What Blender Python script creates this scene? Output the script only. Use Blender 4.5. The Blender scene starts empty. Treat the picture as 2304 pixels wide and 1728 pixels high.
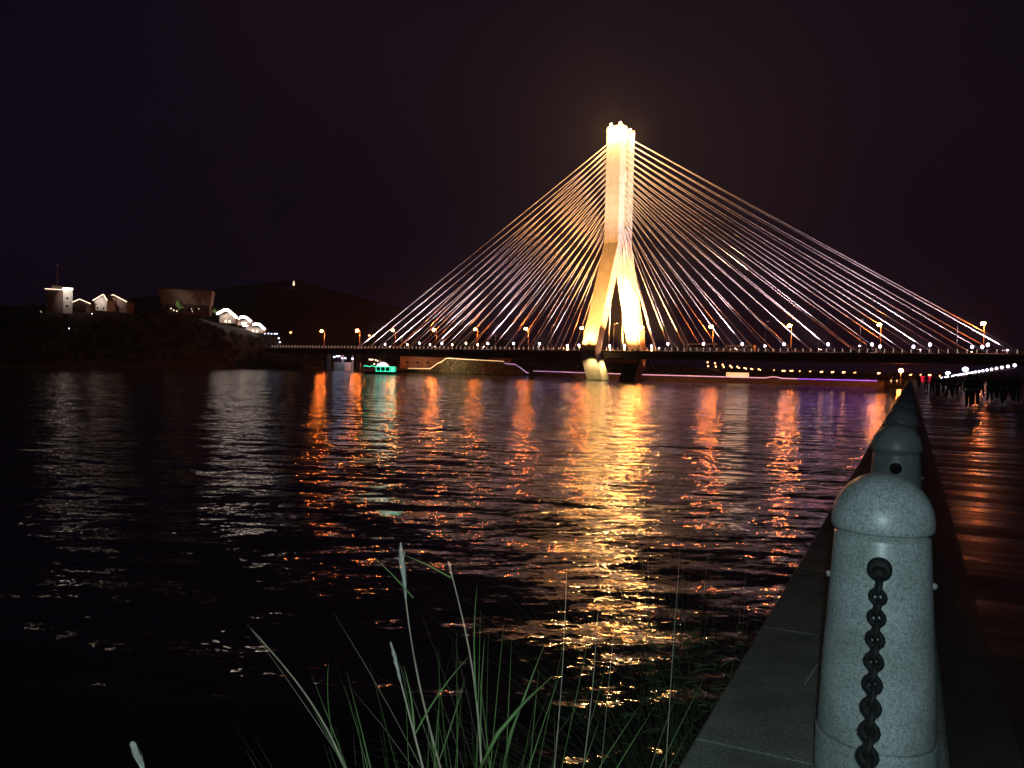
import bpy, math, random
import numpy as np
from mathutils import Vector, Matrix, noise as mnoise
R = math.radians
random.seed(7)
scene = bpy.context.scene
COL = scene.collection

# ------------------------------------------------------------ camera
F_PX = 1850.0                      # focal length in pixels of the 2304 px wide photograph
CAM_Z = 5.0
cam_d = bpy.data.cameras.new('camera')
cam_d.sensor_width = 36.0
cam_d.lens = F_PX / 2304.0 * 36.0
cam_d.clip_start = 0.05
cam_d.clip_end = 6000.0
cam = bpy.data.objects.new('camera', cam_d)
COL.objects.link(cam)
CAM_R = Matrix.Rotation(R(90 - 1.24), 3, 'X') @ Matrix.Rotation(R(1.415), 3, 'Z')
cam.matrix_world = Matrix.Translation((0, 0, CAM_Z)) @ CAM_R.to_4x4()
scene.camera = cam

def P(x, y, depth):
    """measured point of the photograph at a known ground distance -> world"""
    d = CAM_R @ Vector(((x - 1152) / F_PX, -(y - 864) / F_PX, -1.0))
    d *= depth / d.y
    return Vector((d.x, d.y, d.z + CAM_Z))

# ------------------------------------------------------------ world, exposure, haze
world = bpy.data.worlds.new('World')
scene.world = world
world.use_nodes = True
wn, wl = world.node_tree.nodes, world.node_tree.links
for n in list(wn): wn.remove(n)
wo = wn.new('ShaderNodeOutputWorld'); wb = wn.new('ShaderNodeBackground')
tc = wn.new('ShaderNodeTexCoord'); nz = wn.new('ShaderNodeTexNoise'); rp = wn.new('ShaderNodeValToRGB')
nz.inputs['Scale'].default_value = 2.2; nz.inputs['Detail'].default_value = 3.0
wl.new(tc.outputs['Generated'], nz.inputs['Vector'])
wl.new(nz.outputs['Fac'], rp.inputs['Fac'])
rp.color_ramp.elements[0].position = 0.35; rp.color_ramp.elements[0].color = (0.0030, 0.0018, 0.0062, 1)
rp.color_ramp.elements[1].position = 0.68; rp.color_ramp.elements[1].color = (0.0052, 0.0025, 0.0072, 1)
wl.new(rp.outputs['Color'], wb.inputs['Color'])
wb.inputs['Strength'].default_value = 1.0
wl.new(wb.outputs['Background'], wo.inputs['Surface'])

scene.view_settings.view_transform = 'Standard'
scene.view_settings.look = 'None'
scene.view_settings.exposure = 0.0
scene.view_settings.gamma = 1.0
cy = scene.cycles
cy.max_bounces = 5; cy.diffuse_bounces = 1; cy.glossy_bounces = 3; cy.transmission_bounces = 3
cy.volume_bounces = 0; cy.transparent_max_bounces = 6
cy.sample_clamp_indirect = 40.0; cy.sample_clamp_direct = 0.0
cy.caustics_reflective = False; cy.caustics_refractive = False
cy.use_denoising = True
HAZE = 0.00012

# ------------------------------------------------------------ frames
_q = P(2049, 846, 100) - Vector((0, 0, CAM_Z)); _q.z = 0
QD = _q.normalized()                       # direction the quay runs in
QN = Vector((QD.y, -QD.x, 0))              # to the right of it (land side)
def Q(a, t, z): return QN * a + QD * t + Vector((0, 0, z))
Q_ROT = math.atan2(QD.y, QD.x)
T0 = P(1384, 785, 358.0); T0.z = 0
B_ANG = math.atan2(-0.621, 0.784)
U = Vector((0.784, -0.621, 0)).normalized(); V = Vector((-U.y, U.x, 0))
def B(s, v, z): return T0 + U * s + V * v + Vector((0, 0, z))
def s_from_px(px, v, z=12.6):
    """where along the bridge (line at offset v) the photograph column px stands, near deck level"""
    lo, hi = -320.0, 230.0
    for _ in range(60):
        m = (lo + hi) / 2
        w = B(m, v, z) - Vector((0, 0, CAM_Z)); c = CAM_R.transposed() @ w
        x = 1152 + F_PX * c.x / -c.z
        if x < px: lo = m
        else: hi = m
    return (lo + hi) / 2

# ------------------------------------------------------------ materials
def mat(name, col=(0.5, 0.5, 0.5), rough=0.6, metal=0.0, vary=0.0, scale=5.0, emit=None, strength=0.0, detail=4.0, sample=True, bump=0.0):
    m = bpy.data.materials.new(name); m.use_nodes = True
    nt = m.node_tree; b = nt.nodes['Principled BSDF']
    b.inputs['Base Color'].default_value = (*col, 1)
    b.inputs['Roughness'].default_value = rough
    b.inputs['Metallic'].default_value = metal
    if vary or bump:
        t = nt.nodes.new('ShaderNodeTexCoord'); n = nt.nodes.new('ShaderNodeTexNoise')
        n.inputs['Scale'].default_value = scale; n.inputs['Detail'].default_value = detail
        nt.links.new(t.outputs['Object'], n.inputs['Vector'])
    if vary:
        r = nt.nodes.new('ShaderNodeValToRGB')
        r.color_ramp.elements[0].position = 0.32; r.color_ramp.elements[1].position = 0.68
        r.color_ramp.elements[0].color = (*[c * (1 - vary) for c in col], 1)
        r.color_ramp.elements[1].color = (*[min(1, c * (1 + vary)) for c in col], 1)
        nt.links.new(n.outputs['Fac'], r.inputs['Fac'])
        nt.links.new(r.outputs['Color'], b.inputs['Base Color'])
    if bump:
        bp = nt.nodes.new('ShaderNodeBump'); bp.inputs['Distance'].default_value = bump
        nt.links.new(n.outputs['Fac'], bp.inputs['Height']); nt.links.new(bp.outputs['Normal'], b.inputs['Normal'])
    if emit:
        b.inputs['Emission Color'].default_value = (*emit, 1)
        b.inputs['Emission Strength'].default_value = strength
        if not sample: m.cycles.emission_sampling = 'NONE'
    return m

def granite(name, base, spread=0.45, rough=0.38, spec=0.5):
    m = mat(name, base, rough); m.node_tree.nodes['Principled BSDF'].inputs['Specular IOR Level'].default_value = spec
    nt = m.node_tree; b = nt.nodes['Principled BSDF']
    t = nt.nodes.new('ShaderNodeTexCoord')
    v = nt.nodes.new('ShaderNodeTexVoronoi'); v.inputs['Scale'].default_value = 230
    n = nt.nodes.new('ShaderNodeTexNoise'); n.inputs['Scale'].default_value = 120; n.inputs['Detail'].default_value = 3
    n2 = nt.nodes.new('ShaderNodeTexNoise'); n2.inputs['Scale'].default_value = 5; n2.inputs['Detail'].default_value = 6
    for k in (v, n, n2): nt.links.new(t.outputs['Object'], k.inputs['Vector'])
    bw = nt.nodes.new('ShaderNodeSeparateColor'); nt.links.new(v.outputs['Color'], bw.inputs['Color'])
    a = nt.nodes.new('ShaderNodeMath'); a.operation = 'MULTIPLY_ADD'
    nt.links.new(bw.outputs[0], a.inputs[0]); a.inputs[1].default_value = 0.5
    nt.links.new(n.outputs['Fac'], a.inputs[2])
    r = nt.nodes.new('ShaderNodeValToRGB')
    r.color_ramp.elements[0].position = 0.45; r.color_ramp.elements[1].position = 1.0
    r.color_ramp.elements[0].color = (*[c * (1 - spread) for c in base], 1)
    r.color_ramp.elements[1].color = (*[min(1, c * (1 + spread)) for c in base], 1)
    nt.links.new(a.outputs[0], r.inputs['Fac'])
    r2 = nt.nodes.new('ShaderNodeValToRGB')
    r2.color_ramp.elements[0].position = 0.35; r2.color_ramp.elements[1].position = 0.65
    r2.color_ramp.elements[0].color = (0.66, 0.68, 0.64, 1); r2.color_ramp.elements[1].color = (1, 1, 1, 1)
    nt.links.new(n2.outputs['Fac'], r2.inputs['Fac'])
    mx = nt.nodes.new('ShaderNodeMix'); mx.data_type = 'RGBA'; mx.blend_type = 'MULTIPLY'; mx.inputs[0].default_value = 1
    nt.links.new(r.outputs['Color'], mx.inputs[6]); nt.links.new(r2.outputs['Color'], mx.inputs[7])
    nt.links.new(mx.outputs[2], b.inputs['Base Color'])
    return m

def slopes(nt, layers, ax=0.6):
    """sum of random slope fields -> a surface normal; layers = (x freq, y freq, angle, strength)"""
    g = nt.nodes.new('ShaderNodeNewGeometry'); total = None
    for fx, fy, ang, k, off in layers:
        mp = nt.nodes.new('ShaderNodeMapping'); mp.vector_type = 'POINT'
        ro = nt.nodes.new('ShaderNodeVectorRotate'); ro.rotation_type = 'Z_AXIS'; ro.inputs['Angle'].default_value = R(ang)
        nt.links.new(g.outputs['Position'], ro.inputs['Vector'])
        mp.inputs['Scale'].default_value = (fx, fy, 1); mp.inputs['Location'].default_value = (off, off * 1.7, 0.3)
        nt.links.new(ro.outputs[0], mp.inputs['Vector'])
        n = nt.nodes.new('ShaderNodeTexNoise'); n.inputs['Scale'].default_value = 1.0; n.inputs['Detail'].default_value = 2.0
        n.inputs['Distortion'].default_value = 0.35
        nt.links.new(mp.outputs[0], n.inputs['Vector'])
        s = nt.nodes.new('ShaderNodeVectorMath'); s.operation = 'SUBTRACT'; s.inputs[1].default_value = (0.5, 0.5, 0.5)
        nt.links.new(n.outputs['Color'], s.inputs[0])
        m = nt.nodes.new('ShaderNodeVectorMath'); m.operation = 'MULTIPLY'; m.inputs[1].default_value = (k * ax, k, 0)
        nt.links.new(s.outputs[0], m.inputs[0])
        if total is None: total = m.outputs[0]
        else:
            a = nt.nodes.new('ShaderNodeVectorMath'); a.operation = 'ADD'
            nt.links.new(total, a.inputs[0]); nt.links.new(m.outputs[0], a.inputs[1]); total = a.outputs[0]
    a = nt.nodes.new('ShaderNodeVectorMath'); a.operation = 'ADD'
    nt.links.new(total, a.inputs[0]); nt.links.new(g.outputs['Normal'], a.inputs[1])
    nn = nt.nodes.new('ShaderNodeVectorMath'); nn.operation = 'NORMALIZE'
    nt.links.new(a.outputs[0], nn.inputs[0])
    return nn.outputs[0]

M = {}
M['water'] = mat('river_water', (0.004, 0.006, 0.010), 0.05)
_b = M['water'].node_tree.nodes['Principled BSDF']; _b.inputs['IOR'].default_value = 1.33
M['water'].node_tree.links.new(slopes(M['water'].node_tree, [
    (0.24, 0.95, 7, 0.40, 3.0), (1.1, 2.9, -12, 0.30, 11.0), (4.5, 9.5, 14, 0.27, 7.0)], 1.4), _b.inputs['Normal'])
M['concrete'] = mat('pale_concrete', (0.46, 0.44, 0.40), 0.7, vary=0.10, scale=0.35, detail=8)
nt = M['concrete'].node_tree; _b = nt.nodes['Principled BSDF']
_t = nt.nodes.new('ShaderNodeTexCoord'); _s = nt.nodes.new('ShaderNodeSeparateXYZ'); _c = nt.nodes.new('ShaderNodeCombineXYZ'); _a = nt.nodes.new('ShaderNodeMath')
_k = nt.nodes.new('ShaderNodeTexBrick'); _k.inputs['Scale'].default_value = 1.0; _k.inputs['Brick Width'].default_value = 3.5; _k.inputs['Row Height'].default_value = 4.2
_k.offset = 0.0; _k.inputs['Mortar Size'].default_value = 0.09; _k.inputs['Mortar Smooth'].default_value = 0.4
_k.inputs['Color1'].default_value = (1, 1, 1, 1); _k.inputs['Color2'].default_value = (0.90, 0.88, 0.86, 1); _k.inputs['Mortar'].default_value = (0.70, 0.66, 0.62, 1)
nt.links.new(_t.outputs['Object'], _s.inputs[0]); nt.links.new(_s.outputs[0], _a.inputs[0]); nt.links.new(_s.outputs[1], _a.inputs[1])
nt.links.new(_a.outputs[0], _c.inputs[0]); nt.links.new(_s.outputs[2], _c.inputs[1]); nt.links.new(_c.outputs[0], _k.inputs['Vector'])
_m = nt.nodes.new('ShaderNodeMix'); _m.data_type = 'RGBA'; _m.blend_type = 'MULTIPLY'; _m.inputs[0].default_value = 1
nt.links.new(_b.inputs['Base Color'].links[0].from_socket, _m.inputs[6]); nt.links.new(_k.outputs['Color'], _m.inputs[7]); nt.links.new(_m.outputs[2], _b.inputs['Base Color'])
M['slot'] = mat('slot_concrete', (0.5, 0.47, 0.42), 0.7)
M['girder'] = mat('dark_girder', (0.045, 0.035, 0.035), 0.7, vary=0.3, scale=0.3)
M['asphalt'] = mat('asphalt', (0.05, 0.05, 0.05), 0.8, vary=0.2, scale=1.0)
M['cable'] = mat('cable_sheath', (0.74, 0.70, 0.71), 0.45)
M['railpaint'] = mat('rail_paint', (0.10, 0.09, 0.09), 0.6)
M['raillight'] = mat('rail_light', (0.6, 0.5, 0.45), 0.5, emit=(1.0, 0.72, 0.55), strength=0.5, sample=False)
M['metal'] = mat('galvanised_pole', (0.42, 0.38, 0.37), 0.45, metal=0.3)
M['housing'] = mat('lamp_housing', (0.45, 0.43, 0.45), 0.4)
M['sodium'] = mat('sodium_lamp', (1, 0.6, 0.3), 0.5, emit=(1.0, 0.19, 0.03), strength=600)
M['sodium_dim'] = mat('sodium_lamp_far', (1, 0.6, 0.3), 0.5, emit=(1.0, 0.36, 0.13), strength=14, sample=False)
M['flood'] = mat('flood_lens', (1, 1, 1), 0.5, emit=(0.93, 0.74, 1.0), strength=26)
M['flood_warm'] = mat('flood_lens_warm', (1, 1, 1), 0.5, emit=(1.0, 0.62, 0.34), strength=22)
M['slot_lamp'] = mat('slot_lamp', (1, 1, 1), 0.5, emit=(1.0, 0.66, 0.30), strength=5)
M['flood_tower'] = mat('tower_flood_lens', (1, 1, 1), 0.5, emit=(1.0, 0.38, 0.09), strength=420)
M['crown'] = mat('crown_lamp', (1, 1, 1), 0.5, emit=(1.0, 0.40, 0.10), strength=350)
M['granite'] = granite('speckled_granite', (0.33, 0.335, 0.35), 0.34)
M['ledge'] = granite('ledge_granite', (0.17, 0.18, 0.17), 0.5, 0.85, 0.12)
M['kerb'] = granite('wet_kerb_stone', (0.045, 0.042, 0.042), 0.5, 0.6, 0.25)
M['iron'] = mat('black_iron', (0.010, 0.010, 0.010), 0.75, metal=0.4, vary=0.4, scale=40)
M['cap'] = mat('bright_bolt', (0.7, 0.7, 0.68), 0.25, metal=0.6)
M['quay'] = mat('quay_stone', (0.10, 0.095, 0.085), 0.85, vary=0.35, scale=1.3, detail=7)
M['mud'] = mat('bank_soil', (0.03, 0.028, 0.02), 0.95, vary=0.5, scale=3, detail=8, bump=0.05)
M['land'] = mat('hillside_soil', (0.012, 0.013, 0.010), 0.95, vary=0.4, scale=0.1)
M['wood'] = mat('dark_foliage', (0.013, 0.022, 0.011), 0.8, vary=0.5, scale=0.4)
M['leaf'] = mat('tree_foliage', (0.06, 0.11, 0.03), 0.6, vary=0.4, scale=1.5)
M['hedge'] = mat('dry_hedge', (0.17, 0.13, 0.07), 0.7, vary=0.5, scale=1.5)
M['bark'] = mat('bark', (0.06, 0.045, 0.03), 0.9)
M['blade'] = mat('grass_blade', (0.22, 0.36, 0.12), 0.5, vary=0.3, scale=6)
M['drygrass'] = mat('dry_grass', (0.72, 0.60, 0.44), 0.6, vary=0.3, scale=9)
M['plume'] = mat('seed_plume', (0.88, 0.80, 0.70), 0.8, vary=0.2, scale=30)
M['bushleaf'] = mat('bank_grass', (0.10, 0.16, 0.07), 0.7, vary=0.4, scale=5)
M['plaster'] = mat('pale_plaster', (0.55, 0.52, 0.47), 0.8, vary=0.1, scale=0.5)
M['brick'] = mat('dark_wall', (0.16, 0.10, 0.09), 0.8, vary=0.2, scale=0.5)
M['tile'] = mat('roof_tile', (0.10, 0.055, 0.05), 0.7, vary=0.3, scale=0.8)
M['glassdark'] = mat('dark_window', (0.01, 0.012, 0.015), 0.1)
M['led_white'] = mat('led_warm_white', (1, 1, 1), 0.5, emit=(1.0, 0.74, 0.52), strength=2.6)
M['led_bright'] = mat('led_bright_white', (1, 1, 1), 0.5, emit=(1.0, 0.82, 0.70), strength=9)
M['led_blue'] = mat('led_blue_white', (1, 1, 1), 0.5, emit=(0.62, 0.66, 1.0), strength=6)
M['led_yellow'] = mat('led_yellow', (1, 1, 1), 0.5, emit=(1.0, 0.68, 0.30), strength=0.85)
M['led_pink'] = mat('led_pink', (1, 1, 1), 0.5, emit=(0.80, 0.40, 0.55), strength=1.0)
M['led_violet'] = mat('led_violet', (1, 1, 1), 0.5, emit=(0.62, 0.38, 0.85), strength=0.6)
M['led_indigo'] = mat('led_indigo', (1, 1, 1), 0.5, emit=(0.17, 0.05, 0.95), strength=1.1)
M['signface'] = mat('sign_face', (1, 1, 1), 0.5, emit=(1.0, 0.70, 0.30), strength=1.0)
M['signink'] = mat('sign_letters', (0.02, 0.01, 0.01), 0.6)
M['green_led'] = mat('green_led', (0, 1, 0.5), 0.5, emit=(0.04, 1.0, 0.55), strength=1.6)
M['green_lit'] = mat('green_cabin_glow', (0.1, 0.5, 0.35), 0.5, emit=(0.008, 0.42, 0.17), strength=0.35)  # cabin walls glow by themselves, in place of green light falling on them
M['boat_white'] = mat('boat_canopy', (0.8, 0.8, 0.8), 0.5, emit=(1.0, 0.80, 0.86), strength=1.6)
M['hull'] = mat('boat_hull', (0.03, 0.06, 0.05), 0.4)
M['white_lamp'] = mat('white_lamp', (1, 1, 1), 0.5, emit=(0.84, 0.78, 1.0), strength=4.5)
M['cool_lamp'] = mat('cool_lamp', (1, 1, 1), 0.5, emit=(0.75, 0.82, 1.0), strength=8)
M['red_led'] = mat('red_led', (1, 0, 0), 0.5, emit=(1.0, 0.02, 0.06), strength=0.9)
M['skin'] = mat('skin', (0.35, 0.22, 0.16), 0.6)
M['hair'] = mat('hair', (0.01, 0.009, 0.008), 0.6)
M['cloth_dark'] = mat('dark_cloth', (0.02, 0.02, 0.025), 0.9)
M['cloth_grey'] = mat('grey_cloth', (0.22, 0.20, 0.21), 0.9)
M['cloth_red'] = mat('maroon_cloth', (0.16, 0.04, 0.04), 0.9)
M['bus_paint'] = mat('bus_paint', (0.5, 0.42, 0.33), 0.35)
M['car_paint'] = mat('car_paint', (0.35, 0.30, 0.28), 0.3)
M['rubber'] = mat('rubber', (0.02, 0.02, 0.02), 0.8)

# wet promenade paving: slabs with joints, film of water broken by the joints
M['paving'] = mat('wet_paving', (0.028, 0.022, 0.026), 0.2); M['paving'].node_tree.nodes['Principled BSDF'].inputs['Specular IOR Level'].default_value = 0.3
nt = M['paving'].node_tree; _b = nt.nodes['Principled BSDF']
tcn = nt.nodes.new('ShaderNodeTexCoord'); br = nt.nodes.new('ShaderNodeTexBrick')
br.inputs['Scale'].default_value = 1.0; br.inputs['Brick Width'].default_value = 1.2; br.inputs['Row Height'].default_value = 0.6
br.inputs['Mortar Size'].default_value = 0.012
br.inputs['Color1'].default_value = (0.030, 0.024, 0.028, 1); br.inputs['Color2'].default_value = (0.018, 0.015, 0.018, 1)
br.inputs['Mortar'].default_value = (0.008, 0.007, 0.007, 1)
rot = nt.nodes.new('ShaderNodeVectorRotate'); rot.rotation_type = 'Z_AXIS'; rot.inputs['Angle'].default_value = -Q_ROT
nt.links.new(tcn.outputs['Object'], rot.inputs['Vector']); nt.links.new(rot.outputs[0], br.inputs['Vector'])
nt.links.new(br.outputs['Color'], _b.inputs['Base Color'])
nz2 = nt.nodes.new('ShaderNodeTexNoise'); nz2.inputs['Scale'].default_value = 1.0; nz2.inputs['Detail'].default_value = 3
mp2 = nt.nodes.new('ShaderNodeMapping'); mp2.inputs['Scale'].default_value = (2.4, 0.22, 1)
nt.links.new(rot.outputs[0], mp2.inputs['Vector']); nt.links.new(mp2.outputs[0], nz2.inputs['Vector'])
rr = nt.nodes.new('ShaderNodeValToRGB')
rr.color_ramp.elements[0].position = 0.42; rr.color_ramp.elements[0].color = (0.22, 0.22, 0.22, 1)
rr.color_ramp.elements[1].position = 0.60; rr.color_ramp.elements[1].color = (0.6, 0.6, 0.6, 1)
nt.links.new(nz2.outputs['Fac'], rr.inputs['Fac']); nt.links.new(rr.outputs['Color'], _b.inputs['Roughness'])
nt.links.new(slopes(nt, [(1.2, 3.0, 0, 0.05, 5.0), (6.0, 14.0, 10, 0.07, 2.0)]), _b.inputs['Normal'])

# ------------------------------------------------------------ mesh builder
class MB:
    def __init__(s): s.v = []; s.f = []
    def add(s, vs, fs):
        o = len(s.v); s.v += [tuple(p) for p in vs]; s.f += [tuple(i + o for i in f) for f in fs]; return s
    def box(s, c, size, rz=0.0, mtx=None):
        hx, hy, hz = size[0] / 2, size[1] / 2, size[2] / 2
        vs = [Vector((x, y, z)) for z in (-hz, hz) for y in (-hy, hy) for x in (-hx, hx)]
        if mtx is not None: vs = [mtx @ p for p in vs]
        elif rz:
            m = Matrix.Rotation(rz, 3, 'Z'); vs = [m @ p for p in vs]
        c = Vector(c); vs = [p + c for p in vs]
        return s.add(vs, [(0, 2, 3, 1), (4, 5, 7, 6), (0, 1, 5, 4), (2, 6, 7, 3), (0, 4, 6, 2), (1, 3, 7, 5)])
    def loft(s, rings, cap=True, closed=True):
        n = len(rings[0]); vs = [p for r in rings for p in r]; fs = []
        for i in range(len(rings) - 1):
            for j in range(n if closed else n - 1):
                k = (j + 1) % n
                fs.append((i * n + j, i * n + k, (i + 1) * n + k, (i + 1) * n + j))
        if cap:
            fs.append(tuple(range(n - 1, -1, -1))); fs.append(tuple((len(rings) - 1) * n + j for j in range(n)))
        return s.add(vs, fs)
    def tube(s, pts, rad, n=8, cap=True):
        pts = [Vector(p) for p in pts]
        if not isinstance(rad, (list, tuple)): rad = [rad] * len(pts)
        rings = []
        for i, p in enumerate(pts):
            t = (pts[min(i + 1, len(pts) - 1)] - pts[max(i - 1, 0)]).normalized()
            a = t.cross(Vector((0, 0, 1)))
            if a.length < 1e-3: a = t.cross(Vector((1, 0, 0)))
            a.normalize(); b = t.cross(a)
            rings.append([p + (a * math.cos(2 * math.pi * k / n) + b * math.sin(2 * math.pi * k / n)) * rad[i] for k in range(n)])
        return s.loft(rings, cap)
    def lathe(s, prof, n=24, c=(0, 0, 0), cap=True):
        c = Vector(c)
        return s.loft([[c + Vector((r * math.cos(2 * math.pi * k / n), r * math.sin(2 * math.pi * k / n), z)) for k in range(n)] for r, z in prof], cap)
    def ball(s, c, r, n=10, sz=1.0):
        m = n // 2
        return s.lathe([(max(1e-4, r * math.sin(math.pi * i / m)), -r * sz * math.cos(math.pi * i / m)) for i in range(m + 1)], n, c)
    def prism(s, poly, d0, d1, f):
        """poly of 2D points swept from d0 to d1; f(px, py, d) -> point"""
        n = len(poly)
        return s.loft([[f(x, y, d0) for x, y in poly], [f(x, y, d1) for x, y in poly]])
    def build(s, name, m, parent=None, smooth=False):
        me = bpy.data.meshes.new(name); me.from_pydata(s.v, [], s.f)
        me.materials.append(m)
        me.validate(); me.update()
        if smooth: me.polygons.foreach_set('use_smooth', [True] * len(me.polygons))
        o = bpy.data.objects.new(name, me); COL.objects.link(o)
        if parent is not None: o.parent = parent
        return o
def fix(o):
    import bmesh
    b = bmesh.new(); b.from_mesh(o.data); bmesh.ops.recalc_face_normals(b, faces=b.faces); b.to_mesh(o.data); b.free(); return o

def thing(name, label, cat, loc=(0, 0, 0), rz=0.0, group=None):
    o = bpy.data.objects.new(name, None); COL.objects.link(o)
    o.empty_display_size = 0.2
    o.location = loc; o.rotation_euler = (0, 0, rz); tag(o, label, cat, group); return o
def tag(o, label, cat, group=None):
    o['label'] = label; o['category'] = cat
    if group: o['group'] = group
    return o
def struct(name, mb, m, smooth=False, kind='structure'):
    o = mb.build(name, m, None, smooth); o['kind'] = kind; return o
def dup(root, loc, rz=None, label=None, scale=None):
    def cp(o, par):
        c = o.copy(); COL.objects.link(c)
        if par is not None: c.parent = par
        for ch in [k for k in kids.get(o.name, [])]: cp(ch, c)
        return c
    kids = {}
    def walk(o):
        kids[o.name] = list(o.children)
        for c in o.children: walk(c)
    walk(root)
    r = cp(root, None); r.location = loc
    if rz is not None: r.rotation_euler = (0, 0, rz)
    if label: r['label'] = label
    if scale is not None: r.scale = (scale,) * 3
    return r
def spot(name, loc, target, power, size, color, blend=0.5, radius=0.3, parent=None):
    l = bpy.data.lights.new(name, 'SPOT'); l.energy = power; l.spot_size = R(size); l.spot_blend = blend
    l.color = color; l.shadow_soft_size = radius
    o = bpy.data.objects.new(name, l); COL.objects.link(o)
    o.location = loc; o.rotation_euler = (Vector(target) - Vector(loc)).to_track_quat('-Z', 'Y').to_euler()
    return o
def point(name, loc, power, color, radius=0.1):
    l = bpy.data.lights.new(name, 'POINT'); l.energy = power; l.color = color; l.shadow_soft_size = radius
    o = bpy.data.objects.new(name, l); COL.objects.link(o); o.location = loc; return o

# camera flash of the phone that took the photograph
point('camera_flash', Vector((0.02, -0.03, CAM_Z + 0.06)), 150.0, (0.66, 0.96, 0.97), 0.02)

# ------------------------------------------------------------ water
xs = np.concatenate([-np.geomspace(1400, 6, 40), np.linspace(-5, 5, 11), np.geomspace(6, 1400, 40)])
ys = np.concatenate([[-60, -20, 0], np.geomspace(4, 1500, 60)])
w = MB(); nx, ny = len(xs), len(ys)
w.add([(x, y, 0.0) for y in ys for x in xs],
      [(j * nx + i, j * nx + i + 1, (j + 1) * nx + i + 1, (j + 1) * nx + i) for j in range(ny - 1) for i in range(nx - 1)])
struct('water', w, M['water'])

# ------------------------------------------------------------ far shore, hill
SHORE = [(-700, 215), (-300, 240), (0, 276), (127, 300), (300, 355), (500, 440), (650, 515), (720, 530), (800, 500), (900, 462),
         (1180, 470), (1300, 417), (1445, 379), (1790, 357), (1960, 356), (2100, 356), (2500, 420), (3200, 520)]
HILL = [(-700, 16), (-300, 18), (0, 20), (100, 23.0), (200, 25.5), (320, 26.5), (430, 29), (505, 26.0), (560, 24.5), (600, 22), (640, 17), (700, 13),
        (760, 6), (840, 3), (930, 3), (985, 8.4), (1130, 8.4), (1185, 3), (1300, 2.6), (1592, 2.6), (3200, 2.6)]
BACK = [(-700, 15), (300, 26), (640, 22), (760, 12), (1000, 8), (1300, 7), (1592, 7.0), (1750, 3.6), (1925, 2.8), (2115, 2.7), (3200, 3)]
FAR = [(-700, 60), (100, 90), (400, 120), (660, 165), (900, 110), (1200, 40), (1500, 10), (3200, 8)]
def lerp(tab, x): return float(np.interp(x, [a for a, _ in tab], [b for _, b in tab]))
def shore(px): return lerp(SHORE, px)
def land_h(px, off):
    h0 = lerp(HILL, px)
    tab = [(0, -0.6), (0.6, 0.9), (18, 0.42 * h0), (42, 0.93 * h0), (55, h0), (75, h0), (150, lerp(BACK, px)), (400, lerp(BACK, px) * 0.9), (1100, lerp(FAR, px)), (1600, 0.8 * lerp(FAR, px)), (2200, 0)] if px < 930 else \
          [(0, -0.6), (0.6, 2.3), (18, 2.5), (42, 2.6), (55, 2.6), (75, 2.8), (150, lerp(BACK, px)), (400, lerp(BACK, px) * 0.9), (1100, lerp(FAR, px)), (1600, 0.8 * lerp(FAR, px)), (2200, 0)]
    return lerp(tab, off)
def ground(px, off):
    p = P(px, 850, shore(px) + off)
    n = mnoise.noise(Vector((p.x * 0.03, p.y * 0.03, 0))) * min(1, off / 40) * (2.0 if px < 760 else 0.3)
    p.z = land_h(px, off) + n
    return p
pxs = list(range(-700, 3201, 25)); offs = [0, 0.6, 6, 12, 18, 26, 34, 42, 48, 55, 65, 75, 95, 120, 150, 220, 400, 700, 1100, 1600, 2200]
l = MB(); l.add([ground(px, o) for o in offs for px in pxs],
      [(j * len(pxs) + i, j * len(pxs) + i + 1, (j + 1) * len(pxs) + i + 1, (j + 1) * len(pxs) + i) for j in range(len(offs) - 1) for i in range(len(pxs) - 1)])
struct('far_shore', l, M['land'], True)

def foliage(mb, c, rx, rz, n, s, rnd):
    """leaf clumps scattered through a crown volume"""
    for _ in range(n):
        while True:
            p = Vector((rnd.uniform(-1, 1), rnd.uniform(-1, 1), rnd.uniform(-1, 1)))
            if 0.25 < p.length < 1: break
        p = Vector((p.x * rx, p.y * rx, p.z * rz)) + Vector(c)
        a = Vector((rnd.gauss(0, 1), rnd.gauss(0, 1), rnd.gauss(0, 1))).normalized()
        b = a.cross(Vector((rnd.gauss(0, 1), rnd.gauss(0, 1), rnd.gauss(0, 1)))).normalized()
        k = s * rnd.uniform(0.6, 1.3)
        mb.add([p - a * k, p + b * k * 0.6, p + a * k, p - b * k * 0.6], [(0, 1, 2, 3)])
rnd = random.Random(3)
wd = MB()
for _ in range(900):
    px = rnd.uniform(-300, 760); off = rnd.choice([rnd.uniform(2, 50), rnd.uniform(2, 50), rnd.uniform(60, 160)])
    if 330 < px < 500 and 36 < off < 62: continue
    if 480 < px < 650 and 36 < off < 58: continue
    if 90 < px < 310 and 34 < off < 60: continue
    g = ground(px, off); r = rnd.uniform(1.8, 3.4)
    if off < 40: r *= 0.8
    foliage(wd, g + Vector((0, 0, r * 0.7)), r, r * 0.8, 34, 0.75, rnd)
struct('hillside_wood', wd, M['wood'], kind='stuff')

wd = MB()
for _ in range(260):
    px = rnd.uniform(1150, 2500); g = ground(px, rnd.uniform(60, 130) if rnd.random() < 0.4 else rnd.uniform(190, 420)); rr3 = rnd.uniform(2.0, 3.6)
    if g.z > 2.0: foliage(wd, g + Vector((0, 0, rr3 * 0.5)), rr3 * 1.3, rr3 * 0.7, 40, 0.8, rnd)
struct('far_bank_wood', wd, M['wood'], kind='stuff')

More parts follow.
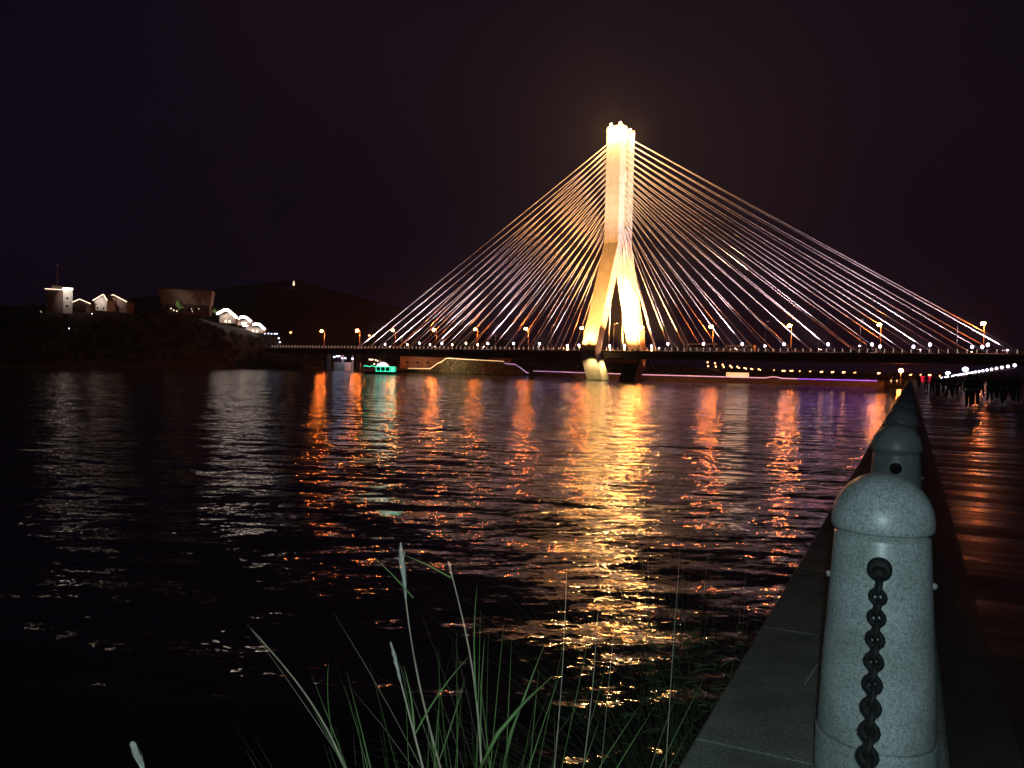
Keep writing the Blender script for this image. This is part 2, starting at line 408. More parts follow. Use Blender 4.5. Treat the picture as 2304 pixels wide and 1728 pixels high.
# ------------------------------------------------------------ cable-stayed bridge
DECK = 12.6; SOFFIT = 9.3; HALF = 15.6
bridge = thing('cable_stayed_bridge', 'lit cable-stayed bridge with one inverted-Y tower across the river', 'bridge', T0, B_ANG)
S0, S1 = -232.0, 330.0
d = MB()
sec = [(-HALF, DECK), (-HALF - 0.9, DECK - 0.25), (-HALF - 0.9, DECK - 0.8), (-HALF + 1.6, SOFFIT + 0.4), (-8, SOFFIT), (8, SOFFIT), (HALF - 1.6, SOFFIT + 0.4), (HALF + 0.9, DECK - 0.8), (HALF + 0.9, DECK - 0.25), (HALF, DECK)]
d.loft([[(s, y, z) for y, z in sec] for s in (S0, -100, 0, 100, S1)])
fix(d.build('deck_girder', M['girder'], bridge))
a = MB(); a.box(((S0 + S1) / 2, 0, DECK + 0.012), (S1 - S0 - 1, 24, 0.02)); a.build('roadway', M['asphalt'], bridge)
for sg in (-1, 1):
    a = MB(); a.box(((S0 + S1) / 2, sg * 13.1, DECK + 0.08), (S1 - S0 - 1, 2.0, 0.15)); a.build('footway', M['girder'], bridge)
# tower legs and mast: each half mast is one leg running on above the junction
TOP = 113.5
def leg(sg):
    m = MB(); hu = 3.5; w = 4.7
    rings = []
    for z, vo in ((-1.0, 15.0), (9.0, 20.9), (12.5, 21.7), (58.8, 5.75), (60.6, 5.7), (64, 5.7), (105.5, 5.7)):
        if z <= 9.0: h, ww = (3.9 if z < 0 else 3.6), 5.6
        else: h, ww = hu, w
        vi = vo - ww
        rings.append([(-h, sg * vo, z), (h, sg * vo, z), (h, sg * vi, z), (-h, sg * vi, z)])
    m.loft(rings)
    return fix(m.build('tower_leg', M['concrete'], bridge))
for sg in (-1, 1): leg(sg)
m = MB()   # web between the two half masts, recessed so a slot shows on each face
for z0, z1 in ((60.5, 65.5), (86, 90.5), (104, 105.5)): m.box((0, 0, (z0 + z1) / 2), (6.2, 1.98, z1 - z0))
m.box((0, 0, 83), (3.6, 1.98, 47.6))
m.build('slot_web', M['slot'], bridge)
for sg, pr in ((-1, [(-5.7, 105.5), (-5.7, 108.6), (-4.6, 109.3), (-3.2, 108.9), (-1.0, 109.2), (-0.5, 107.6), (0.3, 106.4), (0.3, 105.5)]), (1, [(1.1, 105.5), (1.1, 105.9), (3.4, 107.2), (5.2, 108.8), (5.7, 108.4), (5.7, 105.5)])):
    m = MB(); m.prism(pr, -3.5, 3.5, lambda y, z, u: Vector((u, y, z))); fix(m.build('crown', M['concrete'], bridge))
for sg in (-1, 1):
    m = MB(); m.box((0, sg * 18.6, -0.5), (12, 8, 1.6)); m.build('pile_cap', M['quay'], bridge)
m = MB(); m.box((0, 0, SOFFIT - 0.9), (5, 34, 1.6)); m.build('crossbeam', M['concrete'], bridge)
for s in (-158.0, 157.0, -205.0, 205.0):
    for v in (-9, 9):
        m = MB(); m.loft([[(s + dx * (1.3 if z > 6 else 1.0), v + dy * 1.5, z) for dx, dy in ((-1, -1), (1, -1), (1, 1), (-1, 1))] for z in (-1, 6, 9.28)])
        fix(m.build('pier', M['concrete'], bridge))
# stay cables in two planes
NC = 19
for side in (-1, 1):
    for pl in (-1, 1):
        for i in range(NC):
            s = side * (12.0 + 7.75 * i); zt = 62.5 + 2.36 * i
            a0 = Vector((side * 2.6, pl * 0.6, zt)); a1 = Vector((s, pl * 13.9, DECK + 0.15))
            c = MB(); c.tube([a0, a1], 0.165, 6); c.build('stay_cable', M['cable'], bridge, True)
            k = MB(); k.tube([a1, a1.lerp(a0, 2.6 / (a0 - a1).length)], 0.27, 6)
            if i % 1 == 0: pass
# railing, with small lit posts every 2.7 m on the near side
rail = MB()
for z in (0.35, 0.75, 1.1):
    rail.tube([(S0, -HALF + 0.2, DECK + z), (S1, -HALF + 0.2, DECK + z)], 0.04, 5)
railo = rail.build('railing', M['railpaint'], bridge)
posts = [-226 + 2.72 * k for k in range(150)]
far_posts = posts[:50]
m = MB()
for s in far_posts: m.box((s, -HALF + 0.2, DECK + 0.62), (0.20, 0.20, 1.24))
o = m.build('rail_post_row', M['raillight'], railo); o['kind'] = 'stuff'
m = MB(); m.box((0, 0, 0.62), (0.20, 0.20, 1.16)); m.box((0, 0, 1.22), (0.28, 0.28, 0.05))
first = m.build('rail_post', M['raillight'], railo); first.location = (posts[50], -HALF + 0.2, DECK)
for s in posts[51:150]:
    c = first.copy(); COL.objects.link(c); c.parent = railo; c.location = (s, -HALF + 0.2, DECK)
rail = MB()
for z in (0.35, 0.75, 1.1):
    rail.tube([(S0, HALF - 0.2, DECK + z), (S1, HALF - 0.2, DECK + z)], 0.04, 5)
for s in range(int(S0), int(S1), 5): rail.box((s, HALF - 0.2, DECK + 0.55), (0.12, 0.12, 1.1))
rail.build('railing', M['railpaint'], bridge)

# tower floodlighting (warm): deck, pier and crown lamps, plus added mid-air fills without fixtures
GOLD = (1.0, 0.43, 0.11); CREAM = (1.0, 0.64, 0.32)
tower_lights = [
    # (s, v, z), target, power, cone
    ((34, 6, 13.2), (3.5, 9, 40), 1.1e6, 38), ((34, -5, 13.2), (3.5, -9, 38), 1.0e6, 34),
    ((9, -9, 13.2), (0, 13, 30), 2.5e6, 62), ((-9, -9, 13.2), (0, 13, 36), 0.8e6, 56),
    ((16, -13, 13.2), (3.5, -13, 34), 4.0e5, 56),
    ((-2.6, -25.5, 12.9), (-1.5, -19, 23), 1.0e5, 75), ((2.6, -25.5, 12.9), (1.5, -19, 23), 1.0e5, 75),
    ((24, -46, 8.0), (0, -11, 42), 6.0e5, 34),  # added spot over open water, no fixture there
    # two added cream fills for the mast, hung in mid-air without fixtures
    ((8, -62, 42), (0, -5.7, 86), 4.6e5, 38), ((62, 6, 42), (3.5, 0, 86), 5.2e5, 38),
]
for k, (a, b, p, c) in enumerate(tower_lights):
    spot('tower_flood_and_fill', B(*a), B(*b), p, c, CREAM if a[2] > 40 else GOLD, 1.0, 0.5)
for a, b, p in (((2.5, -25, 8.6), (1.0, -18, 3), 1.1e4), ((7.5, -15, 8.7), (2, -17, 2), 0.9e4)):
    spot('pier_floodlight', B(*a), B(*b), p, 95, (1.0, 0.66, 0.25), 0.8, 0.4)
for j, (u_, v_, z_) in enumerate(((-2.2, -4.6, 109.1), (2.2, -4.4, 109.1), (0.5, -2.0, 108.9), (0, 0.6, 106.3), (1.5, 5.0, 108.5))):
    c = MB(); c.box((0, 0, 0.25), (0.9, 0.6, 0.5)); c.box((0, 0, 0.56), (0.8, 0.5, 0.12))
    t = thing('crown_floodlight', ['floodlight burning at the near left of the tower crown', 'floodlight burning at the near right of the tower crown',
        'floodlight burning in the middle of the tower crown', 'floodlight burning in the notch of the tower crown', 'floodlight burning under the lower right prong of the crown'][j],
        'floodlight', B(u_, v_, z_), B_ANG, 'floodlights in the tower crown')
    MBh = MB(); MBh.box((0, 0, 0.25), (0.9, 0.6, 0.5)); MBh.build('housing', M['housing'], t)
    MBl = MB(); MBl.ball((0, 0, 0.8), 0.5, 8); MBl.build('lens', M['crown'], t)
for (u_, v_) in ((6.2, -3.4), (6.2, 3.4), (-2.0, -8.6), (2.0, -8.6), (-6.2, 0)):
    point('crown_wash', B(u_, v_, 106.2), 1.9e4, (1.0, 0.48, 0.15), 0.3)  # added point lights just off the crown faces, without lamp bodies
for z0, z1 in ((67.5, 85.0), (91.5, 103.5)):
    for k in (-1, 1):
        m = MB(); m.box((k * 1.95, 0, (z0 + z1) / 2), (0.2, 1.1, z1 - z0)); m.build('slot_light', M['slot_lamp'], bridge)

# street lamps on the bridge
def lamp_proto(lit):
    t = thing('street_lamp', '', 'street lamp', (0, 0, 0), 0)
    m = MB(); m.tube([(0, 0, 0), (0, 0, 3), (0, 0, 10.6)], [0.17, 0.13, 0.09], 8); m.lathe([(0.24, 0), (0.24, 0.5), (0.17, 0.6)], 8); m.build('pole', M['metal'], t, True)
    m = MB(); m.tube([(0, 0, 10.5), (0, 0.5, 10.95), (0, 1.6, 11.25)], [0.08, 0.07, 0.06], 6); m.build('arm', M['metal'], t, True)
    m = MB(); m.loft([[(x * w, y, 11.3 + z * w) for x, z in ((-0.26, -0.1), (0.26, -0.1), (0.2, 0.14), (-0.2, 0.14))] for y, w in ((1.4, 0.6), (1.8, 1.1), (2.5, 1.0), (2.75, 0.5))])
    fix(m.build('lamp_head', M['housing'], t))
    m = MB()
    if lit: m.ball((0, 2.15, 10.95), 0.80, 12, 0.7)
    else: m.ball((0, 2.15, 11.2), 0.24, 8, 0.6)
    m.build('lens', M['sodium'] if lit else M['metal'], t, True)
    return t
far_px = [729, 809, 889, 981, 1074, 1188, 1313, 1448, 1603, 1779, 1980, 2212]
near_px = [904, 998, 1114, 1240, 1380, 1540, 1721, 1934, 2152]
lpl = lamp_proto(True); npl = lamp_proto(False)
desc_far = ['leftmost orange street lamp at the left end of the bridge deck', 'orange lamp with a red halo left of the first stay cable',
    'orange lamp crossing the outermost left stay cable', 'orange lamp left of the tower, fourth from the left bridge end', 'orange street lamp above the lit hedge wall, left of the tower',
    'orange lamp among the cables, second left of the tower', 'orange lamp just left of the near tower leg', 'orange lamp partly hidden by the right tower leg',
    'first orange street lamp right of the tower', 'orange lamp with a wide halo, second right of the tower', 'orange lamp right of the sign, third right of the tower', 'brightest orange lamp at the far right end of the bridge']
desc_near = ['unlit near-side lamp, leftmost, beside the first cables', 'unlit near-side lamp, second from the left', 'unlit near-side lamp above the hedge wall', 'unlit near-side lamp left of the tower by the purple strip',
    'unlit near-side lamp seen between the two tower legs', 'unlit near-side lamp just right of the tower above the bus', 'unlit near-side lamp right of the tower above the cream sign', 'unlit near-side lamp above the truck on the bridge', 'unlit tall lamp at right crossing the topmost cables']
for i, px in enumerate(far_px):
    o = lpl if i == 0 else dup(lpl, (0, 0, 0))
    o.location = B(s_from_px(px, 14.6), 14.6, DECK); o.rotation_euler = (0, 0, B_ANG + math.pi)
    o['label'] = desc_far[i]; o['group'] = 'lit street lamps on the far side of the bridge'
for i, px in enumerate(near_px):
    o = npl if i == 0 else dup(npl, (0, 0, 0))
    o.location = B(s_from_px(px, -14.6), -14.6, DECK); o.rotation_euler = (0, 0, B_ANG)
    o['label'] = desc_near[i]; o['group'] = 'unlit street lamps on the near side of the bridge'

# cable floodlights
def flood_proto(warm, post=1.6):
    t = thing('cable_floodlight', '', 'floodlight', (0, 0, 0), 0)
    m = MB(); m.tube([(0, 0, 0), (0, 0, post)], 0.07, 6); m.build('stand', M['metal'], t)
    m = MB(); m.box((0, 0, post + 0.25), (0.9, 0.35, 0.5)); m.build('housing', M['housing'], t)
    m = MB(); m.ball((0, -0.25, post + 0.3), 0.40, 10, 0.85); m.build('lens', M['flood_warm' if warm else 'flood'], t, True)
    return t
fw, fc = flood_proto(True), flood_proto(False)
ft = flood_proto(False); ft.children[2].data.materials[0] = M['flood_tower']
used = {}
floods = [(867, 768, 0), (917, 768, 1), (944, 774, 0), (968, 768, 1), (995, 774, 0), (1018, 768, 1), (1049, 774, 1), (1075, 766, 1), (1098, 776, 0), (1156, 777, 0), (1214, 777, 0),
          (1277, 777, 0), (1303, 766, 1), (1372, 771, 1), (1405, 766, 1), (1466, 772, 1), (1503, 777, 0), (1583, 778, 0), (1670, 777, 0), (1721, 762, 0), (1764, 777, 0),
          (1863, 776, 0), (1934, 765, 0), (1962, 777, 0), (1980, 766, 0), (2055, 765, 0), (2092, 776, 0), (2187, 765, 0), (2210, 765, 0), (2222, 776, 0)]
where = lambda x: 'left of the tower' if x < 1310 else ('between the tower legs' if x < 1420 else 'right of the tower')
cnt = {'left of the tower': 0, 'between the tower legs': 0, 'right of the tower': 0}
ORD = ['first', 'second', 'third', 'fourth', 'fifth', 'sixth', 'seventh', 'eighth', 'ninth', 'tenth', 'eleventh', 'twelfth', 'thirteenth', 'fourteenth', 'fifteenth', 'sixteenth',
       'seventeenth', 'eighteenth', 'nineteenth', 'twentieth', 'twenty-first', 'twenty-second', 'twenty-third', 'twenty-fourth', 'twenty-fifth', 'twenty-sixth', 'twenty-seventh', 'twenty-eighth', 'twenty-ninth', 'thirtieth', 'thirty-first', 'thirty-second']
for (px, py, warm) in floods:
    v = -14.9 if py > 770 else 6.0
    src = ft if 1260 < px < 1480 else (fw if warm else fc)
    o = src if src.name not in used else dup(src, (0, 0, 0)); used[src.name] = 1
    hgt = DECK if py > 770 else DECK + 1.9
    s_ = s_from_px(px, v)
    o.location = B(s_, v, DECK); o.rotation_euler = (0, 0, B_ANG)
    if py <= 770: o.scale = (1.0, 1.0, 1.45)
    wh = where(px); k = cnt[wh]; cnt[wh] += 1
    o['label'] = '%s %s floodlight on the bridge deck %s, counted from the left' % (ORD[k], 'pinkish' if warm else 'white', wh)
    o['group'] = 'floodlights lighting the stay cables'
# their beams: added spots aimed up the cable planes, apart from the lamp heads
for side in (-1, 1):
    for s_ in (30, 62, 94, 126, 150):
        for v in (-15.8, -2.0):
            spot('cable_beam', B(side * s_, v, DECK + 0.8), B(side * max(4, s_ * 0.30), -6 if v < -5 else 6, 62 + s_ * 0.14), (1.4e5 if s_ < 100 else 1.15e5) * (1.0 if s_ < 140 else 0.7), 50, (1.0, 0.72, 0.76), 0.9, 0.5)

# vehicles on the deck
def bus(loc, rz, label):
    t = thing('bus', label, 'bus', loc, rz)
    m = MB(); m.loft([[(x, y * w, z) for y, z in ((-1.25, 0.4), (1.25, 0.4), (1.25, 2.7), (1.1, 3.15), (-1.1, 3.15), (-1.25, 2.7))] for x, w in ((-6, 0.96), (-5.8, 1), (5.7, 1), (6, 0.94))])
    fix(m.build('body', M['bus_paint'], t))
    for sg in (-1, 1):
        for k in range(6):
            m = MB(); m.box((-4.7 + k * 1.8, sg * 1.262, 2.0), (1.6, 0.02, 0.9)); m.build('window', M['glassdark'], t)
    m = MB(); m.box((6.03, 0, 1.9), (0.04, 2.1, 1.3)); m.build('windscreen', M['glassdark'], t)
    for x in (-3.8, 3.9):
        for sg in (-1, 1):
            m = MB(); m.tube([(x, sg * 0.98, 0.5), (x, sg * 1.27, 0.5)], 0.5, 14); m.build('wheel', M['rubber'], t)
    return t
def car(loc, rz, label, kind='car'):
    t = thing('parked_car' if False else 'car', label, 'car', loc, rz)
    prof = [(-2.2, 0.35), (2.2, 0.35), (2.25, 0.75), (1.2, 0.95), (0.5, 1.45), (-1.2, 1.5), (-1.9, 1.0), (-2.25, 0.9)]
    m = MB(); m.prism(prof, -0.88, 0.88, lambda x, z, y: Vector((x, y, z))); fix(m.build('body', M['car_paint'], t))
    for sg in (-1, 1):
        m = MB(); m.prism([(-1.6, 1.0), (0.95, 1.0), (0.4, 1.38), (-1.1, 1.42)], sg * 0.882, sg * 0.9, lambda x, z, y: Vector((x, y, z))); fix(m.build('side_window', M['glassdark'], t))
        for x in (-1.4, 1.4):
            m = MB(); m.tube([(x, sg * 0.7, 0.33), (x, sg * 0.91, 0.33)], 0.33, 12); m.build('wheel', M['rubber'], t)
        m = MB(); m.ball((2.22, sg * 0.62, 0.62), 0.13, 8); m.build('headlight', M['flood_warm'], t)
    return t
def truck(loc, rz, label):
    t = thing('truck', label, 'truck', loc, rz)
    m = MB(); m.prism([(1.9, 0.5), (3.6, 0.5), (3.6, 1.5), (3.2, 2.7), (1.9, 2.7)], -1.1, 1.1, lambda x, z, y: Vector((x, y, z))); fix(m.build('cab', M['brick'], t))
    m = MB(); m.box((-1.0, 0, 1.5), (5.4, 2.3, 1.6)); m.build('load_bed', M['car_paint'], t)
    for x in (-2.6, 2.7):
        for sg in (-1, 1):
            m = MB(); m.tube([(x, sg * 0.8, 0.5), (x, sg * 1.12, 0.5)], 0.5, 12); m.build('wheel', M['rubber'], t)
    m = MB(); m.box((3.3, -1.12, 1.9), (0.5, 0.03, 0.6)); m.build('window', M['glassdark'], t)
    return t
bus(B(s_from_px(1580, -9), -9, DECK + 0.03), B_ANG, 'pale bus crossing the bridge just right of the tower')
bus(B(s_from_px(1665, 9), 9, DECK + 0.03), B_ANG + math.pi, 'pale bus on the far lane behind the second pair of floodlights')
truck(B(s_from_px(1938, -9), -9, DECK + 0.03), B_ANG, 'reddish truck on the bridge below the unlit lamp at right')
car(B(s_from_px(2168, -9), -9, DECK + 0.03), B_ANG, 'tan car on the right end of the bridge by the tall lamp')
car(B(s_from_px(1132, -9), -9, DECK + 0.03), B_ANG + math.pi, 'car with lit headlights on the bridge left of the tower')

# ------------------------------------------------------------ things on the left hill
def along(px, off): return ground(px, off)
def facing(p):  # rotation that turns local -y towards the river (camera side)
    return math.atan2(p.y, p.x) - math.pi / 2
def led(mb, pts, r): mb.tube(pts, r, 6)
# tower block with washed stair tower and lit flat roof
g = along(140, 52)
t = thing('apartment_building', 'tall flat-roofed building with a washed white stair tower on the left hill', 'building', (g.x, g.y, g.z - 1), facing(g))
k = (shore(140) + 52) / F_PX       # metres per photograph pixel here
def rel(px, py, dy=0.0, px0=140):
    p = P(px, py, shore(px0) + 52) - Vector((g.x, g.y, g.z - 1)); q = Matrix.Rotation(-facing(g), 3, 'Z') @ p; return (q.x, q.y + dy, q.z)
a0 = rel(105, 652); a1 = rel(143, 700)
m = MB(); m.box(((a0[0] + a1[0]) / 2, 3, a0[2] / 2), (a1[0] - a0[0], 8, a0[2])); m.build('wall', M['brick'], t)
m = MB(); led(m, [(a0[0] - 0.6, -1.2, a0[2] + 0.1), (a1[0], -1.2, a0[2] + 0.1)], 0.15); m.build('roof_light_strip', M['led_white'], t)
m = MB(); m.box(((a0[0] + a1[0]) / 2 + 1.0, 3, a0[2] + 1.0), (4.8, 4, 1.6)); m.build('roof_room', M['plaster'], t)
b0 = rel(142, 648); b1 = rel(163, 700)
st = MB(); st.box(((b0[0] + b1[0]) / 2, 1.0, b0[2] / 2), (b1[0] - b0[0], 6.4, b0[2])); st = st.build('stair_tower', M['plaster'], t)
for zz in (0.62, 0.34):
    m = MB(); m.box(((b0[0] + b1[0]) / 2 - 0.2, -2.22, b0[2] * zz), (0.9, 0.06, 0.8)); m.build('window', M['glassdark'], st)
m = MB(); m.box(((b0[0] + b1[0]) / 2, 1.0, b0[2] + 0.1), (b1[0] - b0[0] + 0.5, 6.9, 0.3)); m.build('roof_slab', M['plaster'], t)
m = MB(); m.box(((b0[0] + b1[0]) / 2, -2.45, b0[2] - 0.35), (b1[0] - b0[0] + 0.1, 0.12, 0.5)); m.build('eave_lamp', M['led_bright'], t)
c = Vector((g.x, g.y, g.z)) - Vector((g.x, g.y, 0)).normalized() * 7
spot('wall_washer', c + Vector((0.8, 0, b0[2] + 0.5)), Vector((g.x + 2.0, g.y, g.z + b0[2] * 0.55)), 3500, 70, (1, 0.85, 0.75), 1.0, 0.3)
# antenna mast behind
mast = thing('antenna_mast', 'faint lattice antenna mast above the left hill building', 'mast', ground(126, 60))
gz = ground(126, 60); tp = P(126, 596, shore(126) + 60)
m = MB(); H = tp.z - gz.z
for a_ in range(3):
    ca, sa = math.cos(a_ * 2.09), math.sin(a_ * 2.09)
    m.tube([(ca * 0.9, sa * 0.9, 0), (ca * 0.12, sa * 0.12, H)], 0.06, 5)
for i in range(12):
    z0 = H * i / 12; r0 = 0.9 - 0.78 * i / 12
    pts = [(math.cos(a_ * 2.09) * r0, math.sin(a_ * 2.09) * r0, z0) for a_ in (0, 1, 2, 0)]
    m.tube(pts, 0.035, 4)
m.build('lattice', M['metal'], mast)
m = MB(); m.ball((0, 0, H), 0.3, 8); m.build('beacon', mat('beacon', (0.2, 0.2, 0.5), 0.5, emit=(0.3, 0.25, 0.8), strength=0.12), mast)

def gable_house(name, label, px0, px1, py_eave, py_ridge, py_base, off, depth, wallm, frontlit, ridge_px=None, bright='led_white', skew=0.0):
    pc = (px0 + px1) / 2; D = shore(pc) + off
    a = P(px0, py_eave, D); b = P(px1, py_eave + skew, D); r = P(ridge_px or pc, py_ridge, D)
    base = P(pc, py_base, D).z - 1.0
    o = Vector(((a.x + b.x) / 2, D, base))
    t = thing(name, label, 'house', o, 0.0)
    ax, az, bx, bz, rx, rz = a.x - o.x, a.z - base, b.x - o.x, b.z - base, r.x - o.x, r.z - base
    m = MB(); m.prism([(ax + 0.5, 0), (bx - 0.5, 0), (bx - 0.5, bz - 0.1), (rx, rz - 0.25), (ax + 0.5, az - 0.1)], 0, depth, lambda x, z, y: Vector((x, y, z)))
    fix(m.build('wall', wallm, t))
    m = MB(); m.prism([(ax, az), (rx, rz), (bx, bz), (bx, bz + 0.25), (rx, rz + 0.3), (ax, az + 0.25)], -0.5, depth + 0.4, lambda x, z, y: Vector((x, y, z)))
    fix(m.build('roof', M['tile'], t))
    m = MB(); led(m, [(ax, -0.62, az + 0.1), (rx, -0.62, rz + 0.15)], 0.17); led(m, [(rx, -0.62, rz + 0.15), (bx, -0.62, bz + 0.1)], 0.17)
    m.build('roof_light_strip', M[bright], t)
    ww = (bx - ax)
    for f in ((0.3, 0.7) if ww > 5 else (0.5,)):
        m = MB(); m.box((ax + ww * f, -0.03, 0.45 * min(az, bz)), (0.9, 0.08, 1.0)); fr = m.build('window', M['plaster'], t)
        m = MB(); m.box((ax + ww * f, -0.09, 0.45 * min(az, bz)), (0.7, 0.04, 0.8)); m.build('pane', M['glassdark'], fr)
    if frontlit:
        spot('wall_washer', o + Vector(((ax + bx) / 2, -4.5, rz * 0.9)), o + Vector(((ax + bx) / 2, 0, rz * 0.45)), frontlit, 100, (1, 0.82, 0.70), 1.0, 0.3)
    return t
gable_house('gabled_house', 'low house with a light-strung gable beside the stair tower', 156, 205, 684, 674, 700, 50, 5, M['brick'], 0, 181)
gable_house('gabled_house', 'house with the tallest lit gable in the left hill group', 210, 243, 677, 663, 702, 56, 8, M['plaster'], 1800, 234)
gable_house('gabled_house', 'house with two sloping strips and a lit porch, rightmost of left hill group', 247, 287, 667, 664, 702, 54, 8, M['brick'], 1200, 256, skew=13)
# lit porch of the last house
pp = P(249, 690, shore(267) + 50)
porch = thing('porch', 'small bright white porch below the double lit roof', 'porch', (pp.x, pp.y, pp.z - 2.5))
m = MB(); m.box((0, 0, 1.6), (3.2, 2.4, 3.2)); m.build('wall', M['plaster'], porch)
m = MB(); m.box((0, -0.1, 3.35), (3.7, 3.0, 0.3)); m.build('roof', M['tile'], porch)
m = MB(); m.box((0, -1.24, 2.5), (2.9, 0.05, 0.9)); m.build('lit_panel', M['led_white'], porch)
m = MB(); m.box((0.6, -1.23, 0.95), (0.9, 0.05, 1.9)); m.build('door', M['glassdark'], porch)
# large dark hall
D = shore(420) + 52; a = P(362, 668, D); b = P(474, 676, D); base = P(420, 704, D).z - 1
hall = thing('hall', 'large dim hall with a broad reddish hipped roof on the left hill', 'building', ((a.x + b.x) / 2, D, base), R(13))
hw = (b.x - a.x) / 2
m = MB(); m.box((0, 5, 2.9), (2 * hw - 3, 9, 5.8)); m.build('wall', M['brick'], hall)
zt = P(420, 650, D).z - base
m = MB(); m.loft([[(-hw + 1, -1, 5.6), (hw - 1, -1, 5.6), (hw - 1, 11, 5.6), (-hw + 1, 11, 5.6)], [(-hw - 0.2, -1.6, zt - 0.6), (hw + 0.2, -1.6, zt - 0.6), (hw + 0.2, 11.6, zt - 0.6), (-hw - 0.2, 11.6, zt - 0.6)],
                   [(-hw + 2, 2.5, zt + 0.6), (hw - 2, 2.5, zt + 0.6), (hw - 2, 7.5, zt + 0.6), (-hw + 2, 7.5, zt + 0.6)]])
fix(m.build('roof', mat('hall_roof', (0.30, 0.20, 0.18), 0.8, vary=0.3, scale=0.6), hall))
for i in range(6):
    m = MB(); m.box((-hw + 4 + i * (2 * hw - 8) / 5, 0.44, 2.9), (1.6, 0.1, 2.4)); m.build('window', M['glassdark'], hall)
spot('hall_washer', Vector((hall.location.x, D - 16, base + 2)), Vector((hall.location.x, D, base + zt)), 500, 90, (1, 0.66, 0.58), 1.0, 0.4)
for j, (px, py) in enumerate(((385, 694), (391, 698), (398, 700), (431, 695), (433, 701), (447, 695))):
    p = P(px, py, D - 8)
    t = thing('garden_lamp', ['leftmost white lamp in the garden before the dim hall', 'second white lamp under the lit bush before the hall', 'third white lamp under the lit bush before the hall',
        'upper small lamp before the middle of the dim hall', 'lower small lamp before the middle of the dim hall', 'small lamp before the right half of the dim hall'][j], 'lamp', (p.x, p.y, p.z - 1.2), 0, 'garden lamps before the hall')
    m = MB(); m.tube([(0, 0, -1), (0, 0, 1.0)], 0.05, 6); m.build('post', M['metal'], t)
    m = MB(); m.ball((0, 0, 1.2), 0.34 if j < 3 else 0.2, 8); m.build('globe', M['led_white'], t)
def tree(label, base, h, r, rnd, n=420, s=0.30, group=None, name='round_tree'):
    t = thing(name, label, 'tree', base, 0, group)
    m = MB(); m.tube([(0, 0, -0.6), (0.05, 0, h * 0.35), (0.1, 0.05, h * 0.75)], [0.05 * h, 0.035 * h, 0.012 * h], 7)
    for k in range(5):
        a_ = rnd.uniform(0, 6.28); z0 = h * rnd.uniform(0.3, 0.55)
        m.tube([(0.05, 0, z0), (math.cos(a_) * r * 0.7, math.sin(a_) * r * 0.7, z0 + h * 0.22)], [0.02 * h, 0.006 * h], 5)
    m.build('trunk', M['bark'], t)
    m = MB()
    for k in range(7):
        a_ = rnd.uniform(0, 6.28); q = rnd.uniform(0.1, 0.7) * r
        foliage(m, (math.cos(a_) * q, math.sin(a_) * q, h * rnd.uniform(0.5, 0.85)), r * 0.5, h * 0.17, n // 7, s, rnd)
    m.build('crown', M['leaf'], t)
    return t
rnd = random.Random(11)
for px, py, h, r_, lb in ((404, 698, 6.5, 3.4, 'round green tree lit from below before the dim hall'), (470, 700, 7.5, 3.0, 'green uplit tree between the dim hall and the white pavilion'),
                         (484, 706, 5.0, 2.0, 'small green tree touching the left end of the white pavilion')):
    p = P(px, py, shore(px) + 42)
    tree(lb, (p.x, p.y, p.z - 1.5), h, r_, rnd, group='uplit trees on the left hill')
    spot('tree_uplight', Vector((p.x - 1, p.y - 5, p.z - 1.2)), Vector((p.x, p.y, p.z + 3.5)), 2800, 80, (0.95, 1.0, 0.6), 0.9, 0.2)
# stepped row of white-lit pavilions going down the slope
def pavilion(label, px0, px1, py_l, py_top, py_r, py_base, off, ridge):
    pc = (px0 + px1) / 2; D = shore(pc) + off
    a, b, r = P(px0, py_l, D), P(px1, py_r, D), P(ridge, py_top, D)
    base = P(pc, py_base, D).z - 0.8; o = Vector(((a.x + b.x) / 2, D, base))
    t = thing('pavilion', label, 'pavilion', o, 0, 'lit pavilions stepping down the hill')
    ax, az, bx, bz, rx, rz = a.x - o.x, a.z - base, b.x - o.x, b.z - base, r.x - o.x, r.z - base
    m = MB(); m.prism([(ax, az), (rx - 1, rz), (rx + 1, rz), (bx, bz), (bx, bz - 0.5), (rx, rz - 0.9), (ax, az - 0.5)], -0.4, 6, lambda x, z, y: Vector((x, y, z)))
    fix(m.build('roof', M['tile'], t))
    m = MB(); led(m, [(ax, -0.7, az - 0.1), (rx - 1, -0.7, rz - 0.1), (rx + 1, -0.7, rz - 0.1), (bx, -0.7, bz - 0.1)], 0.75); m.build('eave_light', M['led_bright'], t)
    m = MB(); m.prism([(ax + 1, 0), (bx - 1, 0), (bx - 1, bz - 0.7), (rx, rz - 1.2), (ax + 1, az - 0.7)], 1.2, 5.5, lambda x, z, y: Vector((x, y, z)))
    fix(m.build('wall', M['plaster'], t))
    for f in (0.06, 0.35, 0.65, 0.94):
        x = ax + 0.5 + (bx - ax - 1) * f; m = MB(); m.tube([(x, 0.1, -0.8), (x, 0.1, min(az, bz) - 0.4)], 0.16, 8); m.build('column', M['tile'], t)
    for f in (0.4, 0.6):
        x = ax + (bx - ax) * f; m = MB(); m.box((x, 1.16, 1.1), (1.1, 0.05, 1.5)); m.build('window', M['led_white'], t)
    spot('eave_wash', o + Vector((ax * 0.3, -3.0, rz + 0.5)), o + Vector((0, 1.2, rz * 0.4)), 2200, 120, (1, 0.72, 0.62), 1.0, 0.3)
    return t
pavilion('widest white-lit pavilion, topmost of the row below the hall', 489, 533, 706, 697, 714, 724, 40, 510)
pavilion('second white-lit pavilion down the hillside row', 529, 566, 719, 713, 723, 729, 40, 549)
pavilion('third and lowest white-lit pavilion of the hillside row', 548, 597, 732, 729, 741, 746, 41, 580)
